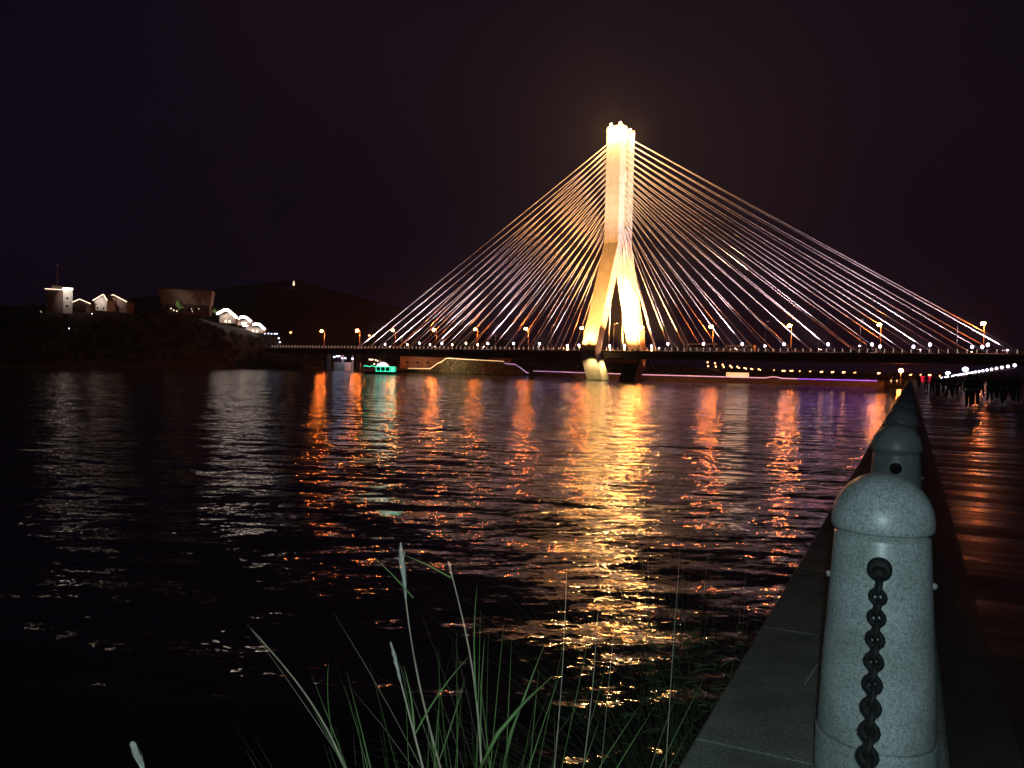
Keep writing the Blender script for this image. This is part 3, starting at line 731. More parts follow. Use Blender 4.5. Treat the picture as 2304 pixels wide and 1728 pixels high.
for j, (px, py, mm) in enumerate(((596, 750.5, 'led_blue'), (604, 750.5, 'led_blue'), (611, 751, 'led_blue'), (618, 751, 'led_blue'), (623, 751, 'led_blue'), (627, 761, 'cool_lamp'), (630, 770.5, 'cool_lamp'))):
    p = P(px, py, shore(px) + 36)
    t = thing('path_lamp', 'bluish lamp, %s of the row stepping down below the pavilions' % ORD[j] if j < 5 else ('upper' if j == 5 else 'lower') + ' lone white lamp at the foot of the pavilion row', 'lamp', (p.x, p.y, p.z - 1.6), 0, 'lamps at the foot of the hill')
    m = MB(); m.tube([(0, 0, -1.5), (0, 0, 1.5)], 0.06, 6); m.build('post', M['metal'], t)
    m = MB(); m.ball((0, 0, 1.6), 0.42, 8); m.build('globe', M[mm], t)
for j, (px, py, off, mm, rr_, lb) in enumerate(((92, 701, 46, 'led_white', 0.42, 'single bright lamp left of the washed stair tower'), (207, 706, 40, 'cool_lamp', 0.16, 'faint lamp below the tall lit gable'),
        (155, 739, 24, 'cool_lamp', 0.22, 'right lamp of the faint pair halfway down the left hill'), (142, 735, 24, 'cool_lamp', 0.12, 'left lamp of the faint pair halfway down the left hill'),
        (752, 832.5, -8, 'cool_lamp', 0.22, 'lamp at the waterline under the left bridge end'))):
    p = P(px, py, shore(px) + off)
    t = thing('lone_lamp', lb, 'lamp', (p.x, p.y, p.z - 2), 0)
    m = MB(); m.tube([(0, 0, -2 if off > 0 else -1), (0, 0, 1.9)], 0.06, 6); m.build('post', M['metal'], t)
    m = MB(); m.ball((0, 0, 2), rr_, 8); m.build('globe', M[mm], t)
# little pagoda on the distant mountain
pg = P(661, 637, 1480)
t = thing('pagoda', 'tiny lit pagoda high on the black mountain', 'pagoda', (pg.x, pg.y, pg.z - 3))
m = MB()
for i in range(3): m.lathe([(2.6 - i * 0.6, i * 4.0 - 2), (2.6 - i * 0.6, i * 4.0 + 2.4)], 8)
m.build('storeys', M['led_white'], t)
m = MB()
for i in range(3): m.lathe([(4.2 - i * 0.8, i * 4.0 + 2.4), (2.0 - i * 0.5, i * 4.0 + 3.9)], 8)
m.lathe([(0.5, 11.5), (0.15, 16)], 6)
m.build('roofs', M['led_yellow'], t); t.scale = (0.55,) * 3
# distant lamps at the left end of the bridge
for j, (px, py, off, lb) in enumerate(((654, 748, 60, 'orange lamp on a pole left of the bridge, by the foot of the hill'), (831, 755, 150, 'left lamp of the small twin pair beyond the left deck'), (841, 755, 150, 'right lamp of the small twin pair beyond the left deck'))):
    p = P(px, py, shore(px) + off); h = 9
    t = thing('street_lamp', lb, 'street lamp', (p.x, p.y, p.z - h), 0)
    m = MB(); m.tube([(0, 0, -2), (0, 0, h)], 0.1, 6); m.build('pole', M['metal'], t)
    m = MB(); m.box((0, 0, h + 0.45), (0.7, 0.9, 0.12)); m.build('lamp_head', M['housing'], t)
    m = MB(); m.ball((0, 0, h), 0.75, 8, 0.7); m.build('lens', M['sodium_dim'], t)

# ------------------------------------------------------------ under the left end of the bridge
D = 500
wl_ = thing('lit_retaining_wall', 'pale wall panels lit bluish under the left bridge end', 'wall', (P(780, 830, D).x, D, 0))
def rx_(px): return P(px, 830, D).x - P(780, 830, D).x
for a_, b_ in ((752, 768), (774, 791), (799, 812)):
    m = MB(); m.box(((rx_(a_) + rx_(b_)) / 2, 0, 2.2), (rx_(b_) - rx_(a_), 0.8, 5.2)); m.build('panel', M['plaster'], wl_)
for px in (771, 795):
    m = MB(); m.box((rx_(px), -0.3, 4.6), (1.2, 1.6, 9.2)); m.build('column', M['concrete'], wl_)
spot('wall_washer', P(782, 815, D - 9), P(782, 822, D), 600, 110, (0.62, 0.75, 1.0), 1.0, 0.4)
for j, (px, py, w_) in enumerate(((752, 803, 1.0), (761, 801.5, 2.2), (770, 806, 0.8), (777, 806, 0.8), (794, 807, 1.6), (835, 809, 2.6), (845, 810, 0.7), (850, 812, 0.9), (861, 803, 1.4), (842, 819, 0.8))):
    p = P(px, py, D - 4)
    t = thing('pier_lamp', '%s white lamp in the cluster under the left bridge end' % ORD[j], 'lamp', (p.x, p.y, 0), 0, 'lamps under the left end of the bridge')
    m = MB(); m.tube([(0, 0, -0.5), (0, 0, p.z - 0.3)], 0.1, 6); m.build('post', M['metal'], t)
    m = MB(); m.loft([[(x, y, p.z + zz) for x, y in ((-w_ / 2, -0.3), (w_ / 2, -0.3), (w_ / 2, 0.3), (-w_ / 2, 0.3))] for zz in (-0.35, 0.35)]); m.build('lamp_head', M['led_white' if px > 800 else 'led_blue'], t)
# gangway roof sloping down to the boat
a_, b_ = P(853, 812, 470), P(876, 823, 400)
t = thing('gangway', 'pinkish covered gangway sloping down to the green boat', 'gangway', (0, 0, 0))
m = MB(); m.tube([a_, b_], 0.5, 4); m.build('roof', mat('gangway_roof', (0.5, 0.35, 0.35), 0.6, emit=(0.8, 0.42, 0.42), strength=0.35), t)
m = MB()
for f in (0.1, 0.5, 0.9):
    p = a_.lerp(b_, f); m.tube([(p.x, p.y, -0.5), (p.x, p.y, p.z - 0.3)], 0.12, 5)
m.build('posts', M['metal'], t)

# green boat
bp_ = P(857, 843, 368); bp_.z = 0
boat = thing('excursion_boat', 'green-lit excursion boat with a white canopy under the left bridge span', 'boat', bp_, R(-4))
m = MB()
rings = []
for x, w_, z0, zt in ((-7.2, 0.9, 0.2, 1.0), (-6.4, 1.7, -0.4, 1.0), (-2, 2.1, -0.5, 0.95), (4, 2.1, -0.5, 1.0), (6.2, 1.5, -0.3, 1.15), (7.3, 0.25, 0.3, 1.4)):
    rings.append([(x, -w_, zt), (x, w_, zt), (x, w_ * 0.7, z0), (x, -w_ * 0.7, z0)])
m.loft(rings); fix(m.build('hull', M['hull'], boat))
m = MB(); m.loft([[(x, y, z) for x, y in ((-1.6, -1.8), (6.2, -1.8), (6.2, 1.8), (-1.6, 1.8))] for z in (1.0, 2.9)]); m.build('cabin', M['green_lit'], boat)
for k in range(4):
    x = -0.7 + k * 1.9
    m = MB(); m.box((x, -1.84, 2.0), (1.45, 0.05, 1.25)); fr = m.build('window', M['hull'], boat)
m = MB()
for x in (-1.6, 0.3, 2.2, 4.1, 6.2): m.box((x, -1.9, 2.0), (0.22, 0.1, 1.9))
m.box((2.3, -1.9, 2.95), (8, 0.1, 0.22)); m.box((2.3, -1.9, 1.15), (8, 0.1, 0.2)); m.build('window_lights', M['green_led'], boat)
m = MB(); m.box((5.2, -1.93, 2.0), (1.4, 0.05, 1.5)); m.build('lit_door', mat('boat_door', (0.6, 1, 0.9), 0.5, emit=(0.15, 0.9, 0.55), strength=1.3), boat)
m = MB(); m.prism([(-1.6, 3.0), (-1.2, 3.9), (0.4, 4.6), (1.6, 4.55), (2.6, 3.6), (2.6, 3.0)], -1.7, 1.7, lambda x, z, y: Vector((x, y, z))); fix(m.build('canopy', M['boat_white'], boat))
m = MB()
for i in range(18): m.ball((-6.8 + i * 0.3, -1.5, 3.0 + 0.15 * math.sin(i * 0.7)), 0.16, 6)
m.build('green_light_string', M['green_led'], boat)
m = MB()
for x in (-6.8, -4.2, -1.8): m.tube([(x, -1.5, 0.9), (x, -1.5, 3.1)], 0.06, 5)
m.build('rail_posts', M['metal'], boat); boat.scale = (1.08, 1.08, 1.15)

# ------------------------------------------------------------ hedge terrace outlined in light, left of the tower
D = 462
x0, x1, x2, x3, x4, x5 = [P(px, 820, D).x for px in (918, 968, 985, 1002, 1133, 1190)]
zz_ = lambda px, py: P(px, py, D).z
base_x = x0
terr = thing('terrace_wall', 'stepped hedge-covered terrace outlined by a yellow light strip', 'wall', (x0, D, 0))
outline = [(918, 829), (968, 829.5), (985, 817), (992, 815), (1003, 806), (1133, 813)]
pts = [(P(px, 829, D).x - x0, zz_(px, py)) for px, py in outline]
m = MB(); poly = [(0, -0.6)] + pts + [(x4 - x0 + 3, zz_(1145, 816)), (x4 - x0 + 8, zz_(1165, 818)), (x5 - x0, 1.0), (x5 - x0, -0.6)]
m.prism(poly, 0.5, 14, lambda x, z, y: Vector((x, y, z))); fix(m.build('wall', M['wood'], terr))
m = MB(); led(m, [(x, 0.2, z) for x, z in pts], 0.26); m.build('light_strip', M['led_yellow'], terr)
rnd = random.Random(5)
vp = [(x4 - x0 + 0.2, zz_(1135, 817)), (x4 - x0 + 3, zz_(1148, 819)), (x4 - x0 + 6.2, zz_(1158, 819.5)), (x4 - x0 + 9, zz_(1170, 826)), (x5 - x0 - 1.2, zz_(1184, 838)), (x5 - x0, zz_(1189, 839))]
m = MB(); led(m, [(x, 0.2 + rnd.uniform(-.2, .2), z) for x, z in vp], 0.26); m.build('violet_light_strip', M['led_violet'], terr)
m = MB()
for _ in range(2600):
    x = rnd.uniform(6, x5 - x0 - 3); zmax = float(np.interp(x, [p[0] for p in poly[1:-1]], [p[1] for p in poly[1:-1]]))
    foliage(m, (x, 0.3, rnd.uniform(0.4, max(0.5, zmax - 0.6))), 0.3, 0.3, 1, 0.34, rnd)
o = m.build('hedge', M['hedge'], terr)
spot('terrace_washer', Vector((x0 + 26, D - 13, 6.0)), Vector((x0 + 26, D, 3.5)), 15000, 140, (1.0, 0.66, 0.35), 1.0, 0.4)
# buildings dimly lit behind the terrace
for j, (pa, pb, pt, lb) in enumerate(((900, 1003, 802.5, 'dim brown wall behind the yellow-lit terrace'), (1100, 1150, 806, 'low dim building behind the right end of the terrace'))):
    pA, pB = P(pa, pt, D + 16), P(pb, pt, D + 16)
    t = thing('low_building', lb, 'building', ((pA.x + pB.x) / 2, D + 16, 2.0))
    m = MB(); m.box((0, 3, (pA.z - 2.0) / 2), (pB.x - pA.x, 6, pA.z - 2.0)); m.build('wall', M['brick'], t)
    m = MB(); m.box((0, 3, pA.z - 1.9), (pB.x - pA.x + 0.6, 6.6, 0.25)); m.build('roof', M['tile'], t)
    for f in range(4):
        m = MB(); m.box(((pB.x - pA.x) * (f - 1.5) / 4.5, -0.03, (pA.z - 2) * 0.55), (1.4, 0.06, 1.2)); m.build('window', M['glassdark'], t)
spot('brown_washer', Vector((x0 + 8, D + 4, 3.5)), Vector((x0 + 8, D + 16, 6)), 3500, 120, (1.0, 0.55, 0.25), 1.0, 0.4)

# ------------------------------------------------------------ long embankment wall with light strips
EM = [(1195, 467), (1300, 417), (1445, 379), (1620, 366), (1790, 357), (1990, 352)]
def em(px): return P(px, 850, lerp(EM, px))
t = thing('embankment_wall', 'long dark river wall with pink and indigo light strips on its top', 'wall', (0, 0, 0))
pxs_ = list(range(1195, 1991, 15)); top_z = 2.45
m = MB(); m.loft([[(em(px).x, em(px).y, -0.8), (em(px).x, em(px).y, top_z), (em(px).x, em(px).y + 3.0, top_z), (em(px).x, em(px).y + 3.0, -0.8)] for px in pxs_])
fix(m.build('wall', M['quay'], t))
def strip(pa, pb, mm, name):
    m = MB(); n = max(2, (pb - pa) // 12)
    pts = []
    for i in range(n + 1):
        px = pa + (pb - pa) * i / n; e = em(px); bump_ = 0.55 if 1733 < px < 1752 else 0
        pts.append((e.x, e.y - 0.1, top_z + 0.15 + bump_))
    led(m, pts, 0.22); m.build(name, M[mm], t)
strip(1200, 1345, 'led_violet', 'violet_strip'); strip(1345, 1400, 'led_pink', 'pink_strip')
strip(1445, 1795, 'led_pink', 'pink_strip'); strip(1795, 1973, 'led_indigo', 'indigo_strip')
# sign on the wall
e = em(1660); sg_ = thing('illuminated_sign', 'long cream illuminated sign with dark lettering on the river wall', 'sign', (e.x, e.y + 0.8, top_z), R(-3))
m = MB(); m.box((0, 0, 1.25), (10.0, 0.5, 1.9)); m.build('sign_box', M['girder'], sg_)
m = MB(); m.box((0, -0.28, 1.25), (9.9, 0.05, 1.8)); m.build('sign_face', M['signface'], sg_)
m = MB(); rnd = random.Random(2)
def glyph(x, w_, h_):
    m.box((x, -0.32, 1.25), (w_ * 0.25, 0.02, h_)); m.box((x, -0.32, 1.25 + h_ * 0.32), (w_, 0.02, h_ * 0.16)); m.box((x, -0.32, 1.25 - h_ * 0.05), (w_ * 0.8, 0.02, h_ * 0.14))
    if rnd.random() < 0.6: m.box((x, -0.32, 1.25 - h_ * 0.4), (w_ * 0.9, 0.02, h_ * 0.14))
for x in (-4.4, 4.4, 0.3): glyph(x, 0.6, 0.75)
for k in range(9): glyph(-3.6 + k * 0.38, 0.24, 0.62)
for k in range(8): glyph(1.1 + k * 0.38, 0.24, 0.62)
m.build('lettering', M['signink'], sg_)
m = MB()
for x in (-4, 0, 4): m.box((x, 0, 0.16), (0.2, 0.3, 0.34))
m.build('feet', M['metal'], sg_)
# globe lamps on the far bank
def globe_lamp(px, py, D, twin, label, h=4.2, r_=0.42):
    p = P(px, py, D)
    t = thing('globe_lamp', label, 'street lamp', (p.x, p.y, p.z - h), 0, 'globe lamps along the far bank')
    m = MB(); m.tube([(0, 0, -1.5), (0, 0, h)], [0.12, 0.07], 6); m.build('pole', M['metal'], t)
    m = MB(); m.tube([(-0.7, 0, h - 0.3), (0, 0, h - 0.5), (0.7, 0, h - 0.3)], 0.05, 5); m.build('bracket', M['metal'], t)
    for (dx, dz) in twin:
        m = MB(); m.ball((dx, 0, h + dz), r_, 8); m.build('globe', M['sodium_dim'], t)
gl = [(1592, 815, ((0, 0), (0.5, -2.4))), (1609, 817.5, ((0, 0), (0.5, -2.0))), (1626, 820.5, ((0, 0), (0.8, -1.4))), (1643, 823, ((0, 0), (0.9, -1.0))), (1659, 825, ((0, 0), (1.0, -0.8))), (1675, 828, ((0, 0), (1.0, -0.4))),
      (1690, 830, ((0, 0), (0.9, -0.4))), (1707, 831, ((0, 0), (0.9, -0.3))), (1724, 832, ((0, 0), (0.7, 0.2))), (1741, 833.5, ((0, 0),)), (1763, 834.5, ((-0.6, 0), (0.6, 0))), (1781, 834.5, ((-0.6, 0), (0.6, 0))), (1800, 835.5, ((0, 0),)),
      (1824, 836.5, ((-0.5, 0), (0.6, 0.2))), (1848, 837, ((-0.4, 0), (0.5, 0.2))), (1873, 837.5, ((-0.4, 0), (0.5, 0.2))), (1898, 838, ((-0.4, 0), (0.5, 0.2))), (1923, 838.5, ((-0.4, 0), (0.5, 0.2))),
      (1977, 840, ((-0.4, 0), (0.5, 0.2))), (2048, 843, ((-0.5, 0), (0.5, 0))), (2070, 843.5, ((-0.5, 0), (0.5, 0))), (2092, 844, ((-0.5, 0), (0.5, 0))), (2114, 846, ((0, 0),))]
for i, (px, py, tw) in enumerate(gl):
    globe_lamp(px, py, shore(px) + 145, tw, '%s globe lamp from the left in the far-bank row right of the tower' % ORD[i])
# orange lamp at the corner, with lit post
p = P(2027, 834, 330)
t = thing('street_lamp', 'orange lamp on a pole where the river wall meets the promenade', 'street lamp', (p.x, p.y, 2.5), 0)
m = MB(); m.tube([(0, 0, -1), (0, 0, p.z - 2.6)], [0.16, 0.09], 8); m.build('pole', M['metal'], t)
m = MB(); m.box((0, 0, p.z - 2.0), (0.8, 0.8, 0.15)); m.build('lamp_head', M['housing'], t)
m = MB(); m.ball((0, 0, p.z - 2.5), 0.85, 10, 0.9); m.build('lens', M['sodium'], t)
for j, px in enumerate((2005, 2018, 2049)):
    p = P(px, 857, 322 if px < 2040 else 300)
    t = thing('bollard_lamp', ['left of two pale bollard lamps at the end of the river wall', 'right of two pale bollard lamps at the end of the river wall', 'pale bollard lamp at the far tip of the row of granite posts'][j], 'lamp', (p.x, p.y, 2.2), 0, 'bollard lamps at the corner')
    m = MB(); m.tube([(0, 0, -0.5), (0, 0, p.z - 2.6)], 0.2, 8); m.build('post', M['metal'], t)
    m = MB(); m.ball((0, 0, p.z - 2.2), 0.35, 8, 1.5); m.build('lens', M['led_yellow'], t)

# ------------------------------------------------------------ promenade on the right
AX = 0.165; AW = -0.675; PZ = 3.5; LZ = 3.65
def qrect(mb, a0, a1, t0, t1, z, n=1):
    rows = [t0 + (t1 - t0) * i / n for i in range(n + 1)]
    mb.add([Q(a, t, z) for t in rows for a in (a0, a1)], [(2 * i, 2 * i + 1, 2 * i + 3, 2 * i + 2) for i in range(n)])
m = MB(); qrect(m, AX - 0.02, 260, -30, 352, PZ, 40); struct('promenade', m, M['paving'])
m = MB()
t_ = -6.0
while t_ < 350:
    L = 1.5 if t_ < 60 else 12.0
    m.loft([[Q(a, tt, z) for a, z in ((AW, LZ - 0.5), (AW, LZ - 0.012), (AW + 0.012, LZ), (AX - 0.012, LZ), (AX, LZ - 0.012), (AX, PZ - 0.1), (AX, LZ - 0.5))] for tt in (t_ + 0.007, t_ + L - 0.007)])
    t_ += L
fix(struct('quay_edge', m, M['ledge']))
m = MB()
m.loft([[Q(a, tt, z) for a, z in ((AW + 0.06, -1.0), (AW + 0.06, LZ - 0.45), (AX - 0.06, LZ - 0.45), (AX - 0.06, -1.0))] for tt in (-30, 351)])
o = fix(m.build('quay_wall', M['quay'], None)); tag(o, 'stone quay wall dropping to the water under the granite posts', 'wall')

m = MB(); qrect(m, AX + 0.002, 0.44, -30, 350, PZ + 0.004, 30); struct('kerb_band', m, M['kerb'])
# granite posts
def bollard(loc):
    t = thing('granite_bollard', '', 'bollard', loc, Q_ROT)
    m = MB(); m.lathe([(0.180, 0.0), (0.181, 0.10), (0.180, 0.206), (0.1775, 0.212)], 48); m.build('base', M['granite'], t, True)
    m = MB(); m.lathe([(0.174, 0.212), (0.176, 0.222), (0.1745, 0.23), (0.166, 0.45), (0.151, 0.68), (0.142, 0.842), (0.140, 0.848), (0.134, 0.850), (0.134, 0.862)], 48)
    m.build('shaft', M['granite'], t, True)
    m = MB(); pr = [(0.134, 0.862), (0.146, 0.863), (0.1515, 0.870), (0.1525, 0.885)]
    for i in range(1, 13):
        a_ = math.pi / 2 * i / 12; pr.append((max(0.0005, 0.1525 * math.cos(a_)), 0.885 + 0.158 * math.sin(a_)))
    m.lathe(pr, 48); m.build('dome', M['granite'], t, True)
    for sg in (-1, 1):      # chain eye on the two faces along the row
        r0 = 0.149
        m = MB(); m.tube([(sg * (r0 - 0.03), 0, 0.765), (sg * (r0 + 0.012), 0, 0.765), (sg * (r0 + 0.02), 0, 0.765)], [0.036, 0.036, 0.026], 18)
        m.tube([(sg * (r0 + 0.015), 0, 0.765), (sg * (r0 + 0.03), 0, 0.752), (sg * (r0 + 0.03), 0, 0.735)], [0.02, 0.018, 0.012], 10)
        m.build('chain_eye', M['iron'], t, True)
        m = MB(); m.ball((0, sg * 0.152, 0.70), 0.011, 8); m.build('side_bolt', M['cap'], t)
    return t
PT = [2.86 + 3.0 * k for k in range(-1, 31)]
proto = bollard(Q(-0.066, PT[0], LZ))
def chain_mesh(lowres):
    m = MB(); S = 0.60; L = 2.64; n = 51
    curve = lambda f: Vector((0.18 + L * f, 0, 0.735 - 4 * S * f * (1 - f)))
    segs = 12 if not lowres else 8
    out = []
    # equal arc length steps
    N = 400; pts = [curve(i / N) for i in range(N + 1)]; acc = [0]
    for i in range(N): acc.append(acc[-1] + (pts[i + 1] - pts[i]).length)
    n = int(acc[-1] / 0.036)
    for k in range(n):
        sgt = acc[-1] * (k + 0.5) / n; i = min(N - 1, int(np.searchsorted(acc, sgt)) - 1); f = (sgt - acc[i]) / (acc[i + 1] - acc[i])
        c = pts[i].lerp(pts[i + 1], f); tg = (pts[i + 1] - pts[i]).normalized()
        side = Vector((0, 1, 0)); up = tg.cross(side)
        w_ = side if k % 2 == 0 else up
        if True: w_ = (side + up * 0.25).normalized() if k % 2 == 0 else (up - side * 0.25).normalized()
        nn = tg.cross(w_)
        mm = m if True else None
        ring = []
        for a_ in range(segs):
            th = 2 * math.pi * a_ / segs; cc = c + tg * (0.0235 * math.cos(th)) + w_ * (0.0195 * math.sin(th))
            rad = (tg * math.cos(th) + w_ * math.sin(th)).normalized()
            ring.append([cc + (rad * math.cos(q * math.pi / 3) + nn * math.sin(q * math.pi / 3)) * 0.0085 for q in range(6)])
        one = MB(); one.loft(ring + [ring[0]], cap=False); out.append(one)
    return out
links = chain_mesh(False)
allm = MB()
for k in links: allm.add(k.v, k.f)
def chain_obj(t0, label, split):
    o = thing('barrier_chain', label, 'chain', Q(-0.066, t0, LZ), Q_ROT, 'iron chains hung between the granite posts')
    return o
names = ['first', 'second']
c0 = chain_obj(PT[0], 'heavy black chain hanging from the eye of the nearest granite post', True)
for k in links: k.build('link', M['iron'], c0, True)
c1 = chain_obj(PT[1], 'black chain strung behind the nearest granite post to the next one', False)
allm.build('links', M['iron'], c1, True)
for i, tt in enumerate(PT):
    o = proto if i == 0 else dup(proto, Q(-0.066, tt, LZ))
    o['group'] = 'granite posts along the quay edge'
    o['label'] = 'speckled granite post under the photographer at the near end of the row' if i == 0 else ('nearest domed granite post with the chain on its face' if i == 1 else
        ('second granite post, its dome just behind the nearest one' if i == 2 else '%s granite post of the quay row, counted from the nearest' % ORD[i - 1]))
    if 2 <= i < len(PT) - 1:
        c = dup(c1, Q(-0.066, tt, LZ), label='black chain between the %s and %s granite posts of the row' % (ORD[i - 1], ORD[i]))

# ------------------------------------------------------------ illuminated handrail at right
A_, B_2 = P(2283, 822, 62), P(2118, 850, 150)
t = thing('lit_handrail', 'long handrail with a string of white globes rising to the right', 'handrail', (0, 0, 0))
n = 26
m = MB()
for i in range(n):
    f = i / (n - 1); q = 62 + (150 - 62) * f
    p = A_.lerp(B_2, f); g_ = MB(); g_.ball((p.x, p.y, p.z), 0.13, 8); g_.build('globe', M['white_lamp'], t)
    if i % 2 == 0: m.tube([(p.x, p.y, PZ), (p.x, p.y, p.z - 0.15)], 0.04, 5)
m.tube([A_ + Vector((0, 0, -0.25)), B_2 + Vector((0, 0, -0.25))], 0.05, 6)
m.build('rail', M['metal'], t)
for j, (px, py, D_) in enumerate(((2133, 840, 140), (2172, 831, 112))):
    p = P(px, py, D_)
    t = thing('path_lamp', ['lower white lamp above the far end of the lit handrail', 'upper white lamp above the middle of the lit handrail'][j], 'lamp', (p.x, p.y, PZ), 0, 'white lamps above the handrail')
    m = MB(); m.tube([(0, 0, 0), (0, 0, p.z - PZ)], 0.06, 6); m.build('post', M['metal'], t)
    m = MB(); m.ball((0, 0, p.z - PZ), 0.42, 8, 0.8); m.build('globe', M['white_lamp'], t)
p = P(2083, 853, 200)
t = thing('red_kiosk_sign', 'small glowing red sign among the people at the far promenade', 'sign', (p.x, p.y, PZ), R(-20))
m = MB(); m.box((0, 0, p.z - PZ), (2.6, 0.3, 1.3)); m.build('face', M['red_led'], t)
m = MB(); m.tube([(-1, 0, 0), (-1, 0, p.z - PZ)], 0.06, 5); m.tube([(1, 0, 0), (1, 0, p.z - PZ)], 0.06, 5); m.build('posts', M['metal'], t)

# ------------------------------------------------------------ people
def skin_mesh(nodes, edges, name, sub=1):
    me = bpy.data.meshes.new(name); me.from_pydata([n_[0] for n_ in nodes], edges, [])
    o = bpy.data.objects.new(name, me); COL.objects.link(o)
    md = o.modifiers.new('skin', 'SKIN'); md.use_smooth_shade = True
    for i, n_ in enumerate(nodes): me.skin_vertices[0].data[i].radius = n_[1] if isinstance(n_[1], tuple) else (n_[1], n_[1])
    me.skin_vertices[0].data[0].use_root = True
    sb = o.modifiers.new('sub', 'SUBSURF'); sb.levels = sub; sb.render_levels = sub
    dg = bpy.context.evaluated_depsgraph_get(); out = bpy.data.meshes.new_from_object(o.evaluated_get(dg))
    bpy.data.objects.remove(o); out.name = name
    return out
def make_people_protos():
    protos = []
    for pose, top in (((0.0, 0.0, 0), 'cloth_dark'), ((0.22, 0.7, 1), 'cloth_grey'), ((0.10, 0.3, 0), 'cloth_red'), ((-0.25, 0.8, 1), 'cloth_dark')):
        st, arm, knee = pose
        J = [((0, 0, 0.94), (0.15, 0.11)), ((0, 0, 1.08), (0.135, 0.10)), ((0, 0.01, 1.28), (0.16, 0.115)), ((0, 0, 1.42), (0.10, 0.08)),
             ((0, 0, 1.50), (0.055, 0.055)), ((0, -0.012, 1.575), (0.070, 0.08)), ((0, 0, 1.66), (0.078, 0.094)), ((0, 0.005, 1.735), (0.055, 0.065))]
        E = [(i, i + 1) for i in range(7)]
        legs, arms, hands = [], [], []
        for sg in (-1, 1):
            q = st * sg; b0 = len(J)
            J += [((0.09 * sg, 0, 0.86), (0.095, 0.095)), ((0.10 * sg, -q * 0.45 - 0.02, 0.49), (0.060, 0.060)), ((0.10 * sg, -q, 0.09), (0.042, 0.042)), ((0.11 * sg, -q - 0.15, 0.05), (0.036, 0.030))]
            E += [(0, b0), (b0, b0 + 1), (b0 + 1, b0 + 2), (b0 + 2, b0 + 3)]
            legs.append([J[b0 + i] for i in range(3)])
            a0 = len(J); w_ = Vector((0.23 * sg, q * arm - 0.09, 0.90))
            J += [((0.185 * sg, 0, 1.39), (0.058, 0.058)), ((0.24 * sg, q * arm * 0.5 + 0.02, 1.13), (0.043, 0.043)), (tuple(w_), (0.028, 0.028)), ((w_.x, w_.y - 0.01, w_.z - 0.06), (0.020, 0.036))]
            E += [(3, a0), (a0, a0 + 1), (a0 + 1, a0 + 2), (a0 + 2, a0 + 3)]
            arms.append([J[a0 + i] for i in range(3)])
            for f in range(4):
                J.append(((w_.x - 0.006 * sg, w_.y - 0.04 + f * 0.021, w_.z - (0.135, 0.150, 0.145, 0.125)[f]), (0.008, 0.008))); E.append((a0 + 3, len(J) - 1))
            J.append(((w_.x - 0.02 * sg, w_.y - 0.065, w_.z - 0.085), (0.009, 0.009))); E.append((a0 + 2, len(J) - 1))
        body = skin_mesh(J, E, 'person_body'); body.materials.append(M['skin'])
        g_ = lambda n_, k: (n_[0], (n_[1][0] + k, n_[1][1] + k))
        nodes = [g_(J[0], 0.02), g_(J[1], 0.022), g_(J[2], 0.018), g_(J[3], 0.014)]; edges = [(0, 1), (1, 2), (2, 3)]
        for ar in arms:
            b0 = len(nodes); nodes += [g_(k, 0.014) for k in ar]; edges += [(3, b0), (b0, b0 + 1), (b0 + 1, b0 + 2)]
        jacket = skin_mesh(nodes, edges, 'jacket'); jacket.materials.append(M[top])
        nodes = [g_(J[0], 0.012)]; edges = []
        for lg in legs:
            b0 = len(nodes); nodes += [g_(k, 0.016) for k in lg]; edges += [(0, b0), (b0, b0 + 1), (b0 + 1, b0 + 2)]
        trousers = skin_mesh(nodes, edges, 'trousers'); trousers.materials.append(M['cloth_dark'])
        hb = MB(); hb.lathe([(0.088, 1.63), (0.093, 1.68), (0.088, 1.74), (0.06, 1.79), (0.01, 1.805)], 14, (0, 0.018, 0)); 
        hair = bpy.data.meshes.new('hair'); hair.from_pydata(hb.v, [], hb.f); hair.materials.append(M['hair'])
        for me in (body, jacket, trousers, hair): me.polygons.foreach_set('use_smooth', [True] * len(me.polygons))
        protos.append((body, jacket, trousers, hair))
    return protos
pr_ = make_people_protos()
folk = [(2068, 96, 0, 20, 'person standing at the far tip of the granite posts'), (2084, 84, 1, 160, 'person in dark clothes walking before the red sign'), (2098, 70, 2, 200, 'person in a maroon jacket right of the red sign'),
        (2110, 60, 3, 10, 'person striding left of the lit handrail start'), (2123, 75, 0, 90, 'dark figure standing below the start of the white handrail'), (2137, 56, 1, 190, 'person in a grey jacket walking away by the handrail'),
        (2150, 66, 2, 170, 'dark figure left of the pale pillar gap'), (2181, 40, 0, 185, 'nearest tall dark figure standing on the wet paving'), (2196, 43, 3, 150, 'dark figure close beside the nearest standing one'),
        (2208, 62, 1, 10, 'person further back between two dark figures'), (2228, 52, 2, 200, 'person in a dark jacket right of the red reflections'), (2243, 58, 0, 30, 'dark figure in the right-hand crowd, left of its middle'),
        (2257, 47, 3, 170, 'striding dark figure in the middle of the right-hand crowd'), (2272, 54, 1, 190, 'person in a grey jacket near the right photo edge'), (2288, 50, 0, 160, 'rightmost dark figure on the promenade'),
        (2190, 80, 2, 0, 'distant person seen behind the nearest dark figures'), (2236, 84, 0, 40, 'distant person far back at right'), (2160, 90, 1, 180, 'distant person below the upper white lamp')]
for px, D_, k, rz, lb in folk:
    p = P(px, 860, D_); p.z = PZ
    t = thing('person', lb, 'person', p, R(rz), 'people strolling on the dark promenade')
    t.scale = (1, 1, 0.92 + 0.02 * (px % 5))
    for me, nm in zip(pr_[k], ('body', 'jacket', 'trousers', 'hair')):
        o = bpy.data.objects.new(nm, me); COL.objects.link(o); o.parent = t

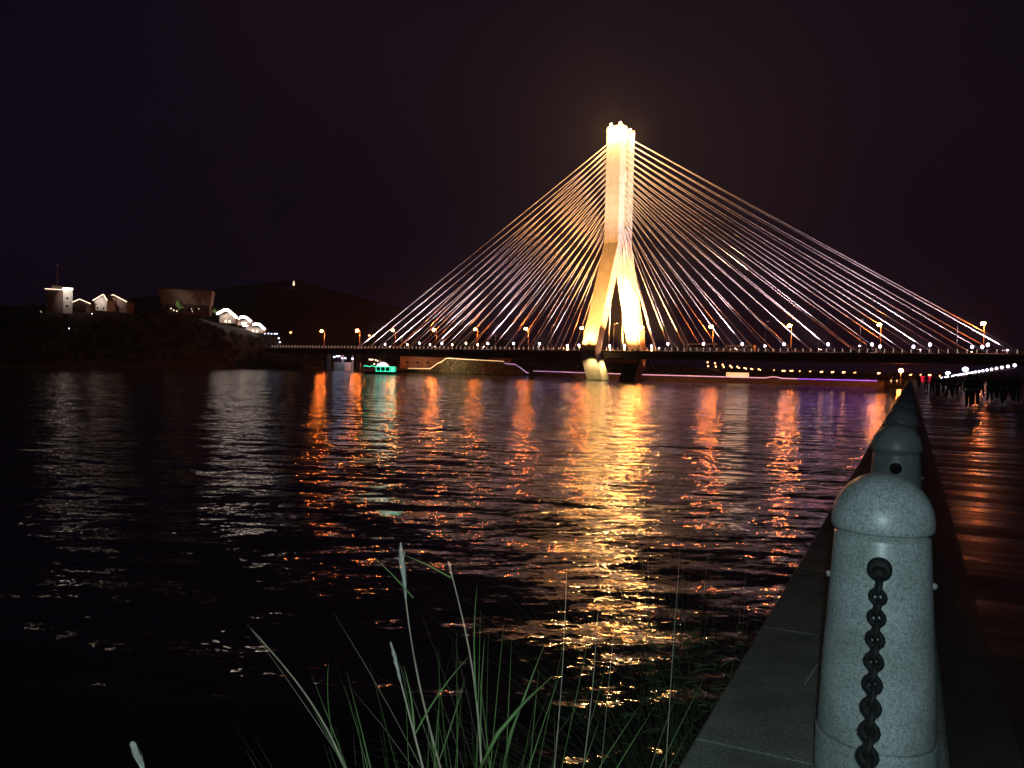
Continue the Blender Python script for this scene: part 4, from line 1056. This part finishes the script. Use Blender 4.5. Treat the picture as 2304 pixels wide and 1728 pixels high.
# ------------------------------------------------------------ near bank, reeds and grass
rnd = random.Random(21)
m = MB(); nt_, na_ = 60, 14
def bank_z(f, tt):
    top = float(np.interp(tt, [-3, 2.5, 4.2, 6, 9, 13, 16], [2.2, 2.3, 1.9, 1.4, 1.0, 0.4, -0.6]))
    return top * (1 - f) ** 1.2 - 0.5 * f
def bank_p(f, tt):
    wid = float(np.interp(tt, [-3, 3.2, 4.6, 6, 9, 16], [3.2, 2.7, 2.0, 1.5, 1.2, 0.6]))
    a_ = AW + 0.05 - wid * f
    p = Q(a_, tt, bank_z(f, tt)); n_ = mnoise.noise(p * 1.4) * 0.16 * min(1, 4 * f); p.z += n_; p += QN * (mnoise.noise(p * 0.9 + Vector((5, 0, 0))) * 0.25 * f); return p
m.add([bank_p(i / (na_ - 1), -3 + 19 * j / (nt_ - 1)) for j in range(nt_) for i in range(na_)],
      [(j * na_ + i, j * na_ + i + 1, (j + 1) * na_ + i + 1, (j + 1) * na_ + i) for j in range(nt_ - 1) for i in range(na_ - 1)])
struct('near_bank', m, M['mud'], True)
def blade(mb, p0, d0, L, w_, bend, rnd, n=6, curl=None):
    """flat tapering leaf that arches over"""
    p = Vector(p0); d_ = Vector(d0).normalized(); side = d_.cross(Vector((rnd.uniform(-1, 1), rnd.uniform(-1, 1), 0.2))).normalized()
    rings = []
    for i in range(n + 1):
        f = i / n; ww = w_ * (1 - f) ** 0.7 * (0.6 + 0.4 * min(1, 4 * f)) + 0.0004
        nrm = d_.cross(side).normalized()
        rings.append((p - side * ww / 2, p + nrm * ww * 0.12, p + side * ww / 2))
        d_ = (d_ + Vector(bend) * (1.0 / n)).normalized(); p = p + d_ * (L / n)
    vs = [q for r_ in rings for q in r_]; fs = []
    for i in range(n):
        for k in (0, 1): fs.append((3 * i + k, 3 * i + k + 1, 3 * i + k + 4, 3 * i + k + 3))
    mb.add(vs, fs)
def stalk_pts(px0, py0, px1, py1, D0, D1, sag=0.0, n=8):
    a_, b_ = P(px0, py0, D0), P(px1, py1, D1); out = []
    for i in range(n + 1):
        f = i / n; q = a_.lerp(b_, f); q += Vector((sag * math.sin(math.pi * f), 0, 0)); out.append(q)
    return out
def plume(mb, pts, r_, rnd, dens):
    for i in range(len(pts) - 1):
        a_, b_ = pts[i], pts[i + 1]; tg = (b_ - a_).normalized()
        for _ in range(dens):
            f = rnd.random(); g_ = (i + f) / (len(pts) - 1); q = a_.lerp(b_, f)
            dd = (tg * 1.0 + Vector((rnd.gauss(0, 1), rnd.gauss(0, 1), rnd.gauss(0, 1))) * 0.09).normalized()
            blade(mb, q, dd, r_ * 4.0 * (0.4 + math.sin(math.pi * min(1, g_ * 0.9 + 0.1))), 0.003, (0, 0, 0.1), rnd, 2)
# tall flowering reeds (stalk and seed head each)
reeds = [  # base px,py, tip px,py, depth base, depth tip, head fraction, label
    (1000, 1760, 902, 1232, 3.3, 3.5, 0.20, 'tall reed with the thickest pale seed head', 0.014, -0.03),
    (1085, 1760, 1010, 1268, 3.2, 3.4, 0.05, 'tall thin reed right of the thick seed head', 0.006, 0.03),
    (790, 1760, 565, 1415, 3.2, 3.5, 0.0, 'leaning reed leftmost at the bottom of the photo', 0.008, 0.05),
    (960, 1760, 880, 1450, 3.1, 3.2, 0.30, 'shorter reed with a loose dry head left of centre', 0.008, 0.0),
    (340, 1780, 300, 1680, 2.9, 2.9, 0.8, 'blurred seed head poking in at the bottom left', 0.012, 0.0),
    (1242, 1780, 1275, 1290, 3.6, 3.8, 0.0, 'thin dry stalk in front of the orange reflection', 0.003, 0.01),
    (1305, 1780, 1345, 1380, 3.6, 3.8, 0.0, 'thin dry stalk right of the orange reflection centre', 0.003, 0.01)]
for (x0_, y0_, x1_, y1_, d0_, d1_, hf, lb, rr2, sag) in reeds:
    pts = stalk_pts(x0_, y0_, x1_, y1_, d0_, d1_, sag, 12)
    low = pts[0].copy(); dirn = (pts[0] - pts[1]).normalized()
    for _ in range(40):
        if low.z < 1.2: break
        low = low + Vector((dirn.x * 0.5, dirn.y * 0.5, -1.0)).normalized() * 0.1
    t = thing('reed', lb, 'reed', low, 0, 'tall reeds on the near bank')
    lp = [q - low for q in pts]; px_l = x1_ < 600; thin = 0.6 if hf == 0 and x1_ > 1200 else 1.0
    m = MB(); m.tube([Vector((0, 0, 0))] + lp, [0.006 * thin] + [0.0052 * thin * (1 - 0.6 * i / 12) for i in range(13)], 6); m.build('stalk', M['drygrass'], t, True)
    if hf > 0:
        k0 = max(0, int(12 * (1 - hf))); m = MB(); plume(m, lp[min(k0, 11):], rr2, rnd, 90); m.build('seed_head', M['plume'], t)
    m = MB()
    for q in range(0 if hf == 0.8 else (1 if px_l else 2)):
        bp2 = lp[rnd.randint(1, 4)] if hf != 0.8 else lp[0]; blade(m, bp2, (rnd.uniform(-0.7, 0.7), rnd.uniform(-0.3, 0.3), 1), rnd.uniform(0.25, 0.5), 0.007, (rnd.uniform(-0.3, 0.3), 0, -0.2), rnd)
    if m.v: m.build('leaf', M['blade'], t)
# two crossing leaves high up by the reed heads
t = thing('grass_tuft', 'pair of thin arching blades crossing behind the reed heads', 'grass', P(960, 1500, 3.4))
o0 = t.location.copy(); m = MB()
m.tube([P(930, 1345, 3.4) - o0, P(880, 1290, 3.4) - o0, P(842, 1255, 3.4) - o0], [0.003, 0.002, 0.0008], 5)
m.tube([P(1015, 1300, 3.4) - o0, P(960, 1270, 3.4) - o0, P(908, 1248, 3.4) - o0], [0.0035, 0.0025, 0.0008], 5)
m.build('blades', M['blade'], t)
# green grass clump, many blades
def clump(label, px_c, D_, n, spread, hmin, hmax, matn, w_, seed, lean=0.22, z0=None, name='grass_clump'):
    rnd = random.Random(seed); c = P(px_c, 1728, D_); c.z = z0 if z0 is not None else 2.25
    t = thing(name, label, 'grass', c, 0); m = MB()
    for _ in range(n):
        p0 = Vector((rnd.gauss(0, spread), rnd.gauss(0, spread * 0.6), 0)); dd = Vector((p0.x * 0.9 / spread * lean + rnd.gauss(0, 0.13), rnd.gauss(0, 0.12), 1))
        L = rnd.uniform(hmin, hmax); blade(m, p0, dd, L, w_ * rnd.uniform(0.6, 1.3), (dd.x * rnd.uniform(0, 0.8), 0, -rnd.uniform(0, 0.5)), rnd, 7)
    m.build('blades', M[matn], t); return t
clump('dense green grass clump rising at the bottom centre', 1010, 3.2, 46, 0.10, 1.1, 1.75, 'blade', 0.011, 31, 0.12)
clump('green grass clump fanning before the orange reflection', 1120, 3.3, 30, 0.11, 1.1, 1.8, 'blade', 0.011, 32, 0.18)
clump('sparse thin grass at the right of the bottom clumps', 1300, 3.7, 14, 0.20, 1.1, 1.9, 'drygrass', 0.004, 33, 0.15)
clump('low grass tuft at the left of the bottom clumps', 900, 3.1, 5, 0.08, 1.0, 1.45, 'drygrass', 0.006, 34, 0.2)
# two wide blades leaning right
t = thing('grass_tuft', 'broad green blade leaning right across the clump', 'grass', P(1075, 1740, 3.1)); o0 = t.location.copy(); m = MB()
pts = [P(1075, 1740, 3.1), P(1120, 1650, 3.1), P(1180, 1580, 3.15), P(1245, 1520, 3.2)]
for i in range(3):
    pass
m.tube([q - o0 for q in pts], [0.007, 0.009, 0.007, 0.001], 5); m.build('blade', M['blade'], t, True)
t = thing('grass_tuft', 'broad green blade rising steeply behind the leaning one', 'grass', P(1120, 1740, 3.2)); o0 = t.location.copy(); m = MB()
pts = [P(1130, 1740, 3.2), P(1150, 1650, 3.2), P(1175, 1580, 3.2), P(1225, 1450, 3.3)]
m.tube([q - o0 for q in pts], [0.006, 0.007, 0.005, 0.001], 5); m.build('blade', M['blade'], t, True)
# bushy dark grass against the quay wall
rnd = random.Random(41)
c = Q(AW - 0.75, 6.3, 1.0)
t = thing('bushy_plant', 'bushy dark plant growing from the bank beside the granite ledge', 'bush', c); m = MB(); st_ = MB()
for _ in range(420):
    p0 = Vector((rnd.gauss(0, 0.28), rnd.gauss(0, 0.55), rnd.uniform(-0.1, 0.2)))
    dd = Vector((p0.x * 1.2 + rnd.gauss(-0.12, 0.3), p0.y * 0.5 + rnd.gauss(0, 0.3), 1))
    blade(m, p0, dd, rnd.uniform(1.1, 2.9), 0.009, (dd.x * 0.7, dd.y * 0.7, -rnd.uniform(0.1, 0.9)), rnd, 7)
for _ in range(900):
    p0 = Vector((rnd.gauss(0, 0.36), rnd.gauss(0, 0.6), rnd.uniform(0.5, 2.0)))
    blade(m, p0, (rnd.gauss(0, 1), rnd.gauss(0, 1), rnd.uniform(0, 1)), rnd.uniform(0.05, 0.16), 0.016, (0, 0, -0.4), rnd, 3)
m.build('leaves', M['bushleaf'], t)
for k in range(14):
    a_ = Vector((rnd.gauss(0, 0.25), rnd.gauss(0, 0.4), 0)); st_.tube([a_, a_ + Vector((rnd.gauss(-0.1, 0.2), rnd.gauss(0, 0.2), rnd.uniform(0.9, 1.5)))], [0.008, 0.003], 5)
st_.build('stems', M['bark'], t)
c = Q(AW - 0.5, 9.5, 0.8)
t = thing('bushy_plant', 'smaller dark plant further along the bank', 'bush', c); m = MB()
for _ in range(260):
    p0 = Vector((rnd.gauss(0, 0.22), rnd.gauss(0, 0.6), 0)); dd = Vector((p0.x * 1.2 + rnd.gauss(-0.1, 0.3), rnd.gauss(0, 0.3), 1))
    blade(m, p0, dd, rnd.uniform(0.7, 1.6), 0.010, (dd.x * 0.7, dd.y * 0.7, -rnd.uniform(0.1, 0.9)), rnd, 6)
m.build('leaves', M['bushleaf'], t)

# ------------------------------------------------------------ haze
if HAZE > 0:
    hm = bpy.data.materials.new('night_haze'); hm.use_nodes = True
    nt = hm.node_tree
    for n_ in list(nt.nodes): nt.nodes.remove(n_)
    out = nt.nodes.new('ShaderNodeOutputMaterial'); pv = nt.nodes.new('ShaderNodeVolumePrincipled')
    pv.inputs['Color'].default_value = (0.93, 0.90, 0.92, 1); pv.inputs['Density'].default_value = HAZE; pv.inputs['Anisotropy'].default_value = 0.25
    nt.links.new(pv.outputs[0], out.inputs['Volume'])
    m = MB(); m.box((0, 1200, 129.5), (5600, 3700, 263)); o = m.build('haze', hm); o['kind'] = 'stuff'
